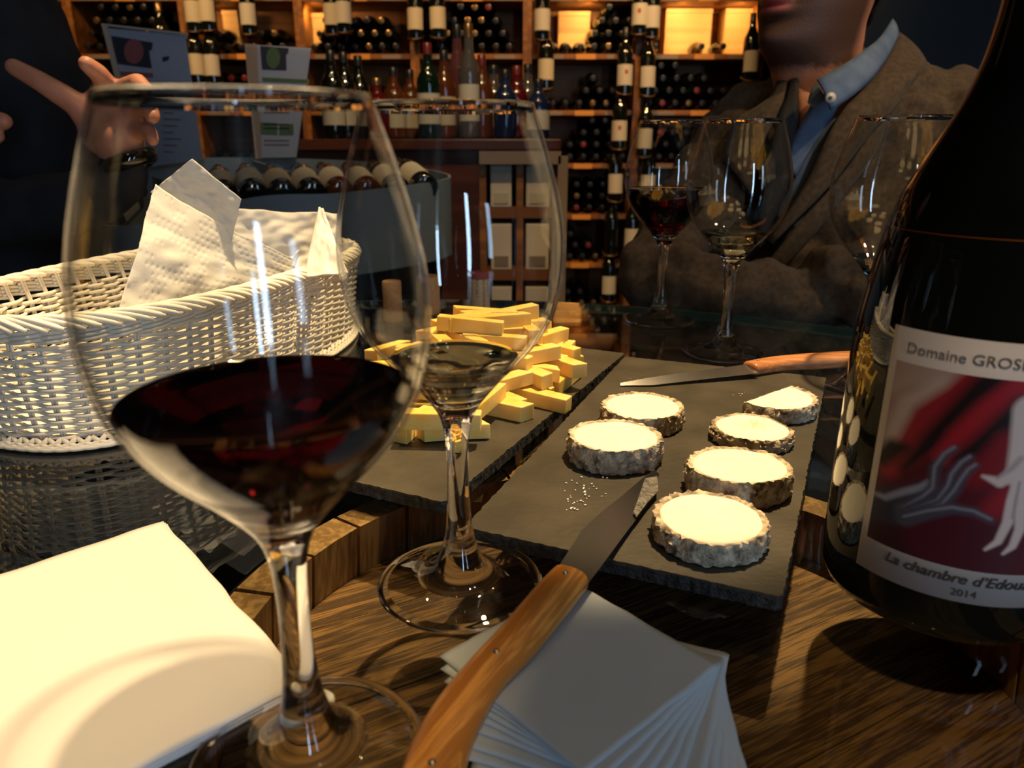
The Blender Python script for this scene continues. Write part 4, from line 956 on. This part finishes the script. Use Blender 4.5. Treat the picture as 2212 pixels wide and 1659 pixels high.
for s in range(NSTK):
    for d in (-.06, .06):
        MB().tube([bpt(s+d+(z*1.5 if z > .07 else 0), 0, z) for z in (0.003, .02, .045, .07, .086)], 0.0011, n=5, caps=False).build('stake', M['wicker'], bk)
    for q in (0, 1):
        k = 12; path = []
        for i in range(k+1):
            u = i/k; path.append(bpt(s+q*.42-1.0+2.5*u, -0.0050+0.0105*u, 0.0825+0.0075*math.sin(math.pi*min(1, .12+u*.78))-.0035*u+.0008*q))
        MB().tube(path, [0.0013]+[0.0020]*(k-1)+[0.0015], n=7).build('rim_strand', M['wicker'], bk)
        path = [bpt(s+q*.5+2.0*u, 0.0030+0.0040*math.sin(math.pi*u), 0.0088-0.0062*math.sin(math.pi*u)**.7) for u in np.linspace(0, 1, 12)]
        MB().tube(path, 0.0018, n=6).build('foot_strand', M['wicker'], bk)
    for q in range(3):
        path = [bpt(s+1.35*u, 0.0036*math.sin(math.pi*u)+.0006, 0.0735+.0028*q+0.0030*u) for u in np.linspace(0, 1, 8)]
        MB().tube(path, [.0009]+[0.0014]*6+[.0009], n=6).build('upper_strand', M['wicker'], bk)
b = MB(); lp = [bpt(i*NSTK/96, -.001, 0.010) for i in range(96)]; lq = [p-Vector((0, 0, .003)) for p in lp]
b.add(lp+lq, [tuple(range(96)), tuple(range(96, 192))[::-1]]+[(i, (i+1) % 96, 96+(i+1) % 96, 96+i) for i in range(96)]); b.build('base', M['wicker'], bk, smooth=False)

# paper tissues in the basket: sheets through four corners, embossed
def sheet4(name, c00, c10, c11, c01, lab, n=60, wav=0.004, emb=True, seed=0, mat='paper', bend=(0, 0, 0), th=0.0009):
    A, B, C, Dd = [D(*q) for q in (c00, c10, c11, c01)]
    bendv = Vector(bend)
    nrm = (B-A).cross(Dd-A).normalized()
    if nrm.y > 0: nrm = -nrm
    Lu = ((B-A).length+(C-Dd).length)/2; Lv = ((Dd-A).length+(C-B).length)/2
    def fn(u, v):
        p = A.lerp(B, u).lerp(Dd.lerp(C, u), v)
        p = p + bendv*(4*u*(1-u)) + nrm*(wav*noise.noise(Vector((u*3+seed, v*3, seed))) + wav*.4*noise.noise(Vector((u*9+seed, v*9, seed))))
        e = 0.0012*noise.noise(Vector((u*20, v*20, seed)))
        if emb:
            gu, gv = u*Lu/.0052, v*Lv/.0052; row_ = math.floor(gv); fu = gu+(0.5 if row_ % 2 else 0)
            keep = noise.noise(Vector((math.floor(fu)*.35, row_*.35, seed))) > -0.12
            if keep: p = p - nrm*0.0010*math.exp(-(((fu % 1)-.5)**2+((gv % 1)-.5)**2)/.028)
        return p
    nu = max(24, int(Lu/.0010)); nv = max(24, int(Lv/.0010)); nu, nv = min(nu, 130), min(nv, 130)
    o = MB().grid(fn, nu, nv).build(name, M[mat], solid=th); return tag(o, lab, 'tissue', 'paper tissues in the bread basket')
sheet4('paper_tissue', (336, 398, .575), (640, 560, .650), (610, 690, .625), (252, 690, .500), 'embossed white paper tissue with a pointed corner, in front in the basket', seed=1, bend=(0, -.012, 0))
sheet4('paper_tissue', (415, 343, .60), (521, 430, .60), (500, 520, .60), (325, 415, .60), 'cream paper tissue whose corner peaks highest, behind the embossed one', seed=2, emb=False, wav=.002)
sheet4('paper_tissue', (500, 452, .64), (728, 462, .70), (742, 600, .68), (470, 620, .60), 'flat-lying pale tissue at the back right of the basket', seed=3, wav=.005, emb=False)
sheet4('paper_tissue', (640, 545, .655), (765, 520, .73), (735, 620, .70), (560, 660, .64), 'embossed tissue folded over the right side of the basket', seed=5, wav=.004)
sheet4('paper_tissue', (689, 448, .640), (698, 452, .641), (752, 590, .60), (655, 600, .60), 'narrow upright tissue tip at the right end of the basket', seed=4, emb=False, wav=.002)

# ------------------------------------------------------------------ paper napkins on the table
def flat_sheet(name, cs, z, lab, grp, mat, th=0.0008, wav=0.0008, n=40, seed=0, curl=0.0, parent=None, edge=0.0):
    A, B, C, Dd = [Vector((c[0], c[1], 0)) for c in cs]
    def fn(u, v):
        p = A.lerp(B, u).lerp(Dd.lerp(C, u), v)
        e = max(abs(u-.5), abs(v-.5))*2
        p.z = z + wav*(0.5+0.5*noise.noise(Vector((u*3.1+seed, v*3.1, seed)))) + curl*max(0, e-.6)**2*3*(0.6+0.4*noise.noise(Vector((u*4, v*4, seed))))
        p.x += edge*noise.noise(Vector((u*6, v*6, seed+5))); p.y += edge*noise.noise(Vector((u*6, v*6, seed+8)))
        return p
    o = MB().grid(fn, n, n).build(name, mat, parent, solid=th)
    if lab: tag(o, lab, 'napkin', grp)
    return o
c1, c2, c3 = P(360, 1122, .004), P(668, 1475, .003), P(190, 1659, .003)
e1 = (P(0, 1238, .004)-c1).normalized()*.155; dn = c2-c1
nk = thing('paper_napkin', ((c1.x+c2.x)/2, (c1.y+c2.y)/2, 0), 'brightly lit folded white napkin lying at the near left, under the wine glass shadow', 'napkin')
for k in range(3):
    s = 0.0006*k
    flat_sheet('layer', [(c1.x-s, c1.y-s), (c2.x-s, c2.y), (c2.x+e1.x*1.0, c2.y+e1.y*1.0), (c1.x+e1.x, c1.y+e1.y)], 0.0006+.0011*k, None, None, M['paper'], th=.0009, wav=.0004, seed=1, edge=.0022, parent=nk, curl=.0008)
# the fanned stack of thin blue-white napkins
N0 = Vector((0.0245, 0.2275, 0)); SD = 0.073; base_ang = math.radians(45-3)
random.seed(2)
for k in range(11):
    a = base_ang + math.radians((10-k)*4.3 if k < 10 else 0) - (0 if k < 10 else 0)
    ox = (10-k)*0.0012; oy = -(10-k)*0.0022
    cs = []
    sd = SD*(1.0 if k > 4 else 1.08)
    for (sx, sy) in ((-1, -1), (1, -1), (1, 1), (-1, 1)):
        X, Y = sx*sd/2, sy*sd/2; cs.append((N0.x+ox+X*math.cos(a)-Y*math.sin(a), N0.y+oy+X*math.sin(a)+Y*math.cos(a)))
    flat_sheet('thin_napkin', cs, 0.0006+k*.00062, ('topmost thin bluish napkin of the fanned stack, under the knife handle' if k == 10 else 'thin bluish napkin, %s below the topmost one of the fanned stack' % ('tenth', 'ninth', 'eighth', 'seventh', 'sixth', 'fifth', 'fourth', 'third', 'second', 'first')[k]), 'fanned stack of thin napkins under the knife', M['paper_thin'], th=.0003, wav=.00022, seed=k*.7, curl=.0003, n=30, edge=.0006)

# ------------------------------------------------------------------ knives
def knife(pts_handle, hw, blade, lab, hm_, spine_z, blade_up, rivets):
    """pts_handle: centre line from the blade end (vectors); blade: outline points (vectors)"""
    q = pts_handle[0]
    t = thing('cheese_knife', (q.x, q.y, 0), lab, 'knife', 'cheese knives with wooden handles')
    pts = pts_handle; path = []
    for i in range(len(pts)-1):
        p0, p1, p2, p3 = pts[max(0, i-1)], pts[i], pts[i+1], pts[min(len(pts)-1, i+2)]
        for tt_ in np.linspace(0, 1, 8, endpoint=False): path.append(0.5*((2*p1)+(p2-p0)*tt_+(2*p0-5*p1+4*p2-p3)*tt_**2+(3*p1-p0-3*p2+p3)*tt_**3))
    path.append(pts[-1]); k = len(path)
    R = [float(np.interp(i/(k-1), np.linspace(0, 1, len(hw)), hw)) for i in range(k)]
    R[0] *= .55; R.insert(1, R[1]*.9); path.insert(1, path[0].lerp(path[1], .3))
    for i in range(2): pass
    h = MB(); n = 16
    V = []; Fs = []; k = len(path)
    for i, p in enumerate(path):
        tg_ = (path[min(i+1, k-1)]-path[max(i-1, 0)]).normalized(); side = Vector((-tg_.y, tg_.x, 0)).normalized(); up = tg_.cross(side); up = up if up.z > 0 else -up
        for j in range(n):
            a = 2*math.pi*j/n; ca, sa = math.cos(a), math.sin(a)
            V.append(p+side*(R[i]*math.copysign(abs(ca)**.75, ca))+up*(R[i]*.62*math.copysign(abs(sa)**.8, sa)))
    Fs = [(i*n+j, i*n+(j+1) % n, (i+1)*n+(j+1) % n, (i+1)*n+j) for i in range(k-1) for j in range(n)]+[tuple(range(n))[::-1], tuple((k-1)*n+j for j in range(n))]
    hd = h.add(V, Fs).build('handle', hm_, t)
    for f in rivets:
        i = int(f*(k-1)); p = path[i]; r = MB()
        r.lathe([(0, -.0006), (.0012, -.0006), (.0012, .0003), (.0008, .0007), (0, .0008)], c=(p.x, p.y, p.z+R[i]*.62), n=14); r.build('rivet', M['rivet'], t)
    top, bot = blade
    V = []; 
    m = len(top)
    th = .0011
    B = MB(); fn_up = Vector(blade_up)
    for (a_, b_) in zip(top, bot):
        V += [a_+fn_up*th, a_-fn_up*th, b_+fn_up*.0001, b_-fn_up*.0001]
    Fs = []
    for i in range(m-1):
        o_ = i*4; Fs += [(o_, o_+4, o_+6, o_+2), (o_+1, o_+3, o_+7, o_+5), (o_, o_+1, o_+5, o_+4), (o_+2, o_+6, o_+7, o_+3)]
    Fs += [(0, 2, 3, 1), ((m-1)*4, (m-1)*4+1, (m-1)*4+3, (m-1)*4+2)]
    B.add(V, Fs).build('blade', M['steel'], t, angle=30)
    return t
def Ph(x, y, h): return P(x, y, h)
hp = [Ph(1236, 1243, .0150), Ph(1196, 1290, .0140), Ph(1120, 1382, .0125), Ph(1045, 1462, .0112), Ph(985, 1550, .0100), Ph(945, 1640, .0092), Ph(930, 1720, .0090), Ph(940, 1790, .0090)]
top = [Ph(1205, 1228, .0160), Ph(1255, 1150, .0155), Ph(1300, 1108, .0150), Ph(1345, 1072, .0140), Ph(1385, 1038, .0125), Ph(1412, 1018, .0112)]
bot = [Ph(1262, 1272, .0150), Ph(1305, 1215, .0140), Ph(1345, 1160, .0125), Ph(1382, 1112, .0110), Ph(1412, 1075, .0100), Ph(1424, 1024, .0100)]
k1 = knife(hp, [.0082, .0088, .0086, .0080, .0088, .0096, .0100, .0080], (top, bot), 'cheese knife with an orange wooden handle and smeared blade, in the middle foreground', M['handle_wood'], 0, (0.25, -.1, .96), (.09, .40, .80))
sm = MB(); sp = [Ph(1393, 1035, .0132), Ph(1420, 1030, .0112), Ph(1422, 1062, .0118), Ph(1400, 1085, .0125), Ph(1375, 1118, .0128), Ph(1368, 1108, .0132), Ph(1380, 1075, .0138)]
kk = len(sp); sm.add(sp+[p+Vector((0, 0, .0005)) for p in sp], [tuple(range(kk)), tuple(range(kk, 2*kk))[::-1]]+[(i, (i+1) % kk, kk+(i+1) % kk, kk+i) for i in range(kk)])
sm.build('cheese_smear', pr('cheese_smear', (.20, .19, .16), .35, bump=1, bscale=600, color2=(.07, .065, .06), nscale=350), k1, smooth=False)
hp = [Ph(1618, 796, .0125), Ph(1680, 786, .0125), Ph(1760, 780, .0130), Ph(1850, 776, .0135), Ph(1950, 778, .0130), Ph(2040, 790, .0125)]
top = [Ph(1618, 788, .0140), Ph(1560, 796, .0135), Ph(1480, 806, .0125), Ph(1400, 818, .0110), Ph(1340, 829, .0095)]
bot = [Ph(1640, 806, .0120), Ph(1560, 815, .0110), Ph(1480, 824, .0098), Ph(1410, 832, .0090), Ph(1340, 833, .0085)]
knife(hp, [.0086, .0092, .0098, .0102, .0100, .0080], (top, bot), 'cheese knife across the far end of the right slate, handle running behind the bottle', M['handle_red'], 0, (0, -.5, .85), (.1,))

# ------------------------------------------------------------------ corks
def cork(px, py, r, h, m, lab, topm=None, txt=False, tilt=(0, 0, 0)):
    q = P(px, py, 0); t = thing('cork', (q.x, q.y, 0.0), lab, 'cork', 'wine corks standing on the glass')
    t.rotation_euler = tilt
    MB().lathe([(0, 0), (r*.93, 0), (r, .0015), (r*.97, h*.5), (r, h-.0015), (r*.93, h), (0, h)], n=28).build('body', m, local=True, angle=50).parent = t
    if topm: MB().lathe([(0, h+.0004), (r*.95, h+.0004), (r*1.01, h-.001), (r*1.005, h-.007)], n=28).build('stained_end', topm, local=True).parent = t
    return t, q
cork(928, 676, .0128, .043, M['cork'], 'plain brown cork standing left of the printed cork')
cork(850, 692, .0105, .044, M['cork'], 'brown cork seen squeezed in the left edge of the tall glass', tilt=(0, 0, 0))
ct, cq = cork(1037, 666, .0118, .043, M['cork_pale'], 'pale printed cork with a wine-red top', M['cork_red'])
def text_mesh(s, size, shear=0.0, bold=0.0):
    cu = bpy.data.curves.new('t', 'FONT'); cu.body = s; cu.size = size; cu.shear = shear; cu.offset = bold; cu.resolution_u = 3
    ob = bpy.data.objects.new('t', cu); COL.objects.link(ob)
    dg = bpy.context.evaluated_depsgraph_get(); me = bpy.data.meshes.new_from_object(ob.evaluated_get(dg))
    V = [v.co.copy() for v in me.vertices]; Fs = [tuple(p.vertices) for p in me.polygons]
    bpy.data.objects.remove(ob); return V, Fs
for s, a0, sz in (('AU DOMAINE', -72, .0052), ('BOUTEILLE', -38, .0044), ('ROCOAT', -112, .0052)):
    V, Fs = text_mesh(s, sz)
    W = max(v.x for v in V); out = []
    for v in V:
        z = .0365 - v.x*min(1, .033/W); a = math.radians(a0) + v.y/.0118; out.append((.01195*math.cos(a), .01195*math.sin(a), z))
    MB().add(out, Fs).build('print', M['ink_grey'], local=True, smooth=False).parent = ct

# ------------------------------------------------------------------ wine glasses
OUT = [(0.0, 0.0), (0.0340, 0.0), (0.0362, 0.0004), (0.0368, 0.0012), (0.0360, 0.0020), (0.0300, 0.0030), (0.0230, 0.0045), (0.0170, 0.0068), (0.0120, 0.0108), (0.0088, 0.0165), (0.0066, 0.0245), (0.0054, 0.034), (0.0047, 0.046),
       (0.0045, 0.060), (0.0050, 0.071), (0.0066, 0.0795), (0.0095, 0.0855), (0.0140, 0.0915), (0.0200, 0.0985), (0.0262, 0.1050), (0.0322, 0.1120), (0.0372, 0.1195), (0.0408, 0.1280), (0.0430, 0.1380), (0.0437, 0.1480), (0.0432, 0.1580), (0.0408, 0.1705), (0.0368, 0.1850), (0.0330, 0.1965), (0.0313, 0.2015)]
def inner(th):
    out = [(0.0308, 0.2019)]
    for r, z in OUT[:16:-1]: out.append((r-th, z+th*0.3))
    return out[:1]+[p for p in out[1:] if p[1] < 0.2005]+[(0.0085, 0.0895), (0.0040, 0.0880), (0.0, 0.0876)]
def smooth_prof(pf, per=3):
    o = []
    for i in range(len(pf)-1):
        p0, p1, p2, p3 = [np.array(pf[max(0, min(len(pf)-1, j))]) for j in (i-1, i, i+1, i+2)]
        for t in np.linspace(0, 1, per, endpoint=False): q = 0.5*((2*p1)+(p2-p0)*t+(2*p0-5*p1+4*p2-p3)*t**2+(3*p1-p0-3*p2+p3)*t**3); o.append((max(0, float(q[0])), float(q[1])))
    o.append(pf[-1]); return o
def wine_glass(px, py, lab, level=None, wm=None, dx=0.0, dy=0.0, sc=1.0, th=0.0011):
    q = P(px, py, 0); q.x += dx; q.y += dy
    t = thing('wine_glass', (q.x, q.y, 0.0002), lab, 'glass', 'stemmed wine tasting glasses')
    t.scale = (sc, sc, sc)
    pin = inner(th); pf = smooth_prof(OUT[2:], 3); full_ = OUT[:2] + pf + smooth_prof([(OUT[-1][0]-.0001, OUT[-1][1]+.0004)]+pin, 3)
    no = len(OUT[:2]+pf)
    def mf(i):
        r, z = full_[i]
        if z > 0.1995: return 0
        if i >= no: return 1 if z > 0.0985 else 0
        if z > 0.0985: return 1
        return 2 if (z < 0.0060 and 0.019 < r < 0.0335) or i < 1 else 0
    MB().lathe(full_, n=96, mfun=mf).build('bowl_and_stem', [M['glass'], M['bowl'], M['foot']], local=True).parent = t
    if level:
        ip = smooth_prof(pin, 4); body = [(max(0, r-.00015), z+.00015) for r, z in ip if z < level]
        zs_ = [z for r, z in ip][::-1]; rs_ = [r for r, z in ip][::-1]
        rl = float(np.interp(level, zs_, rs_))
        w_ = [(0.0, level), (rl*.5, level), (rl-.0016, level), (rl-.0007, level+.0002), (rl-.00015, level+.0008)] + body
        MB().lathe(w_, n=96).build('wine', wm, local=True, angle=60).parent = t
    return t
M['wine_dark'] = M['red_wine']
wine_glass(645, 1640, 'nearest wine glass, half full of dark red wine, left foreground', 0.1250, M['red_wine'], dx=.0036, sc=1.0).scale = (1.005, 1.005, .990)
wine_glass(995, 1263, 'tall almost empty wine glass standing before the yellow cheese', 0.1060, M['white_wine'])
wine_glass(1562, 762, 'wine glass with a little pale wine, right of the back red one', 0.1085, M['white_wine'], sc=1.02)
wine_glass(1424, 692, 'farthest wine glass, holding dark red wine', 0.1360, M['red_wine'], sc=1.03)
wine_glass(1864, 826, 'wine glass partly hidden behind the big bottle', 0.0960, M['white_wine'], sc=1.02)

# ------------------------------------------------------------------ the big bottle
CB = (0.190, 0.2885); RBt = 0.0480
bt = thing('wine_bottle', (CB[0], CB[1], 0), 'large dark wine bottle with a painted front label, right edge', 'bottle')
bp = [(0, .004), (.032, .0035), (.040, .0005), (.0430, 0), (.0455, .0018), (.0472, .0055), (.0480, .012), (.0482, .045), (.0480, .085), (.0482, .110), (.0470, .124), (.0450, .138), (.0426, .153), (.0390, .1675), (.0332, .181), (.0268, .194), (.0215, .2065), (.0180, .220), (.0160, .236), (.0152, .256), (.0148, .280), (.0145, .300)]
MB().lathe(bp[:5]+smooth_prof(bp[5:], 3), c=(CB[0], CB[1], 0), n=128).build('glass_body', pr('bottle_glass', (.004, .0045, .003), .03, spec=.55, coat=.3), bt, angle=60)
MB().lathe([(.0148, .295), (.0150, .318), (.0170, .319), (.0170, .331), (.0150, .333), (.0, .333)], c=(CB[0], CB[1], 0), n=64).build('capsule', M['foil'], bt, angle=50)
MB().lathe([(.0416, .1570), (.0417, .1576), (.0409, .1584)], c=(CB[0], CB[1], 0), n=128).build('wine_line', pr('amber_meniscus', (.28, .06, .01), .2), bt)
def cyl(px, py, r=RBt):
    a, b, c = ray(px, py)
    A = a*a+b*b; Bq = -2*(a*CB[0]+b*CB[1]); Cq = CB[0]**2+CB[1]**2-r*r; disc = Bq*Bq-4*A*Cq
    t = -Bq/(2*A) if disc < 0 else (-Bq-math.sqrt(disc))/(2*A)
    return math.atan2(b*t-CB[1], a*t-CB[0]), HC+c*t
def onb(th, h, off=0.0003): return (CB[0]+(RBt+off)*math.cos(th), CB[1]+(RBt+off)*math.sin(th), h)
RAD = math.radians
thL, thR, hB, hT = RAD(-160), RAD(-62), .0211, .1238
def lab_patch(name, t0, t1, h0, h1, mat, off, nu=40, rad=.002):
    def fn(u, v):
        th = t0+(t1-t0)*u; h = h0+(h1-h0)*v
        return onb(th, h, off)
    return MB().grid(fn, nu, 4).build(name, mat, bt, solid=0.0002)
lab_patch('front_label', thL, thR, hB, hT, M['label_big'], .00025)
# picture on the label, painted as soft strokes measured on the cylinder
pL, pR, pB, pT = RAD(-156.2), RAD(-66), .0354, .1108
z8 = lambda x, y: (1750+x/1.952, 600+y/1.952)
def S(pts): return np.array([(cyl(*z8(x, y))[0]*RBt, cyl(*z8(x, y))[1]) for x, y in pts])
def segd(X, Y, pts, rad):
    best = np.full(X.shape, 9.0); k = len(pts); rad = np.interp(np.linspace(0, 1, k), np.linspace(0, 1, len(rad)), rad)
    for i in range(k-1):
        a, b = pts[i], pts[i+1]; d = b-a; L = (d**2).sum()
        t = np.clip(((X-a[0])*d[0]+(Y-a[1])*d[1])/L, 0, 1)
        best = np.minimum(best, np.hypot(X-a[0]-t*d[0], Y-a[1]-t*d[1])-(rad[i]*(1-t)+rad[i+1]*t))
    return best
NU, NV = 300, 260
uu, vv_ = np.meshgrid(np.linspace(0, 1, NU+1), np.linspace(0, 1, NV+1), indexing='ij')
X = (pL+(pR-pL)*uu)*RBt; Y = pB+(pT-pB)*vv_
img = np.zeros(X.shape+(3,)); img[:] = (.055, .004, .009)
def lay(col, d, soft=.0012, amt=1.0):
    global img
    a = np.clip(.5-d/soft, 0, 1)[..., None]*amt; img = img*(1-a)+np.array(col)*a
def stroke(pts, rad, col, soft=.0012, amt=1.0): lay(col, segd(X, Y, S(pts), rad), soft, amt)
stroke([(350, 420), (520, 400), (640, 420)], [.016, .014, .006], (.30, .21, .19), .006)
stroke([(330, 560), (400, 520), (520, 480)], [.010, .010, .008], (.32, .23, .20), .006)
stroke([(330, 640), (390, 560), (450, 520)], [.003, .007, .006], (.22, .13, .12), .004, .8)
stroke([(340, 690), (390, 640), (440, 560), (560, 480)], [.004, .006, .007, .005], (.36, .27, .24), .004)
stroke([(330, 800), (430, 720), (520, 610), (640, 520), (720, 430), (760, 380)], [.004, .006, .008, .007, .006, .006], (.20, .008, .014), .004)
stroke([(310, 760), (350, 720), (400, 715)], [.003, .004, .002], (.010, .004, .004), .004)
stroke([(400, 800), (520, 680), (640, 590), (760, 480), (850, 410)], [.002, .004, .006, .007, .006], (.008, .003, .004), .005)
stroke([(560, 750), (640, 680), (760, 580), (900, 470)], [.003, .005, .006, .006], (.22, .008, .016), .004)
stroke([(640, 760), (740, 690), (850, 600), (900, 540)], [.003, .004, .005, .004], (.008, .003, .004), .005)
stroke([(700, 830), (780, 790), (840, 700)], [.005, .006, .005], (.13, .004, .010), .005)
stroke([(760, 1000), (800, 940), (830, 900)], [.004, .004, .003], (.17, .004, .012), .005)
stroke([(250, 1060), (330, 1080), (420, 1120)], [.008, .010, .012], (.020, .004, .008), .004)
stroke([(460, 1040), (470, 1180)], [.0006, .0008], (.10, .004, .010), .001)
stroke([(560, 1100), (700, 1150)], [.014, .014], (.040, .003, .010), .006)
stroke([(270, 960), (340, 960), (420, 940), (470, 900)], [.006, .0075, .006, .004], (.018, .018, .030), .003)
stroke([(270, 905), (320, 925), (400, 900), (470, 885), (500, 860)], [.0008, .0012, .0014, .0016, .0010], (.16, .17, .24), .0016)
def finger(pts, w0, w1, base=(.035, .038, .062), hi=(.22, .23, .32)):
    stroke(pts, [w0*1.35, (w0+w1)*.6, w1*1.1], base, .0022)
    sh = [(x-3, y-5) for x, y in pts]; stroke(sh, [w0*.05, w0*.12, w1*.25], hi, .0016, .8)
finger([(390, 975), (480, 925), (520, 890), (530, 800), (570, 745), (612, 718)], .0022, .0011)
finger([(400, 990), (540, 940), (585, 880), (600, 830), (640, 780), (676, 756)], .0020, .0011)
finger([(410, 1000), (560, 955), (610, 900), (640, 850), (670, 810), (700, 790)], .0018, .0010)
finger([(400, 1010), (500, 985), (600, 970), (690, 985), (762, 1020)], .0026, .0010)
WH = (.42, .38, .40); GR = (.17, .14, .17)
stroke([(935, 560), (915, 700), (890, 830)], [.006, .0055, .005], WH, .002)
stroke([(905, 760), (870, 810), (800, 860), (730, 835)], [.004, .0028, .002, .0006], WH, .0014)
stroke([(885, 760), (850, 800), (790, 840)], [.001, .001, .0005], GR, .0016, .6)
stroke([(900, 820), (850, 940), (830, 1030), (790, 1110), (738, 1142)], [.0030, .0020, .0018, .0014, .0006], WH, .0012)
stroke([(910, 840), (885, 960), (880, 1060), (850, 1130), (812, 1160)], [.0030, .0018, .0018, .0014, .0006], WH, .0012)
stroke([(925, 840), (925, 960), (935, 1060)], [.003, .002, .0015], WH, .0012)
stroke([(880, 860), (862, 950), (850, 1010)], [.0004, .0005, .0004], GR, .001, .8)
V = [onb(pL+(pR-pL)*i/NU, pB+(pT-pB)*j/NV, .00052) for i in range(NU+1) for j in range(NV+1)]
po = MB().grid(lambda u, v: onb(pL+(pR-pL)*u, pB+(pT-pB)*v, .00052), NU, NV).build('label_picture', attr_mat('label_print', .5, 0, 1, .3), bt)
ca_ = po.data.color_attributes.new('Col', 'FLOAT_COLOR', 'POINT'); arr = np.ones(((NU+1)*(NV+1), 4), dtype=np.float32); arr[:, :3] = img.reshape(-1, 3)
ca_.data.foreach_set('color', arr.ravel())
def ltext(s, d0, d1, h, m, shear=0.0, bold=0.0, sq=1.0):
    V, Fs = text_mesh(s, 0.01, shear, bold); x0 = min(v.x for v in V); W = max(v.x for v in V)-x0
    k = RAD(d1-d0)*RBt/W
    MB().add([onb(RAD(d0)+RAD(d1-d0)*(v.x-x0)/W, h+v.y*k*sq, .00075) for v in V], Fs).build('lettering', m, bt, smooth=False)
ltext('Domaine GROSBOT-BARBARA', -151.8, -65, .1149, M['ink_grey'], sq=1.0)
ltext('La chambre d\u2019Edouard', -145.2, -78, .0292, M['ink'], shear=.25, bold=.00012)
ltext('2014', -116.4, -106.2, .0238, M['ink'], sq=1.0)
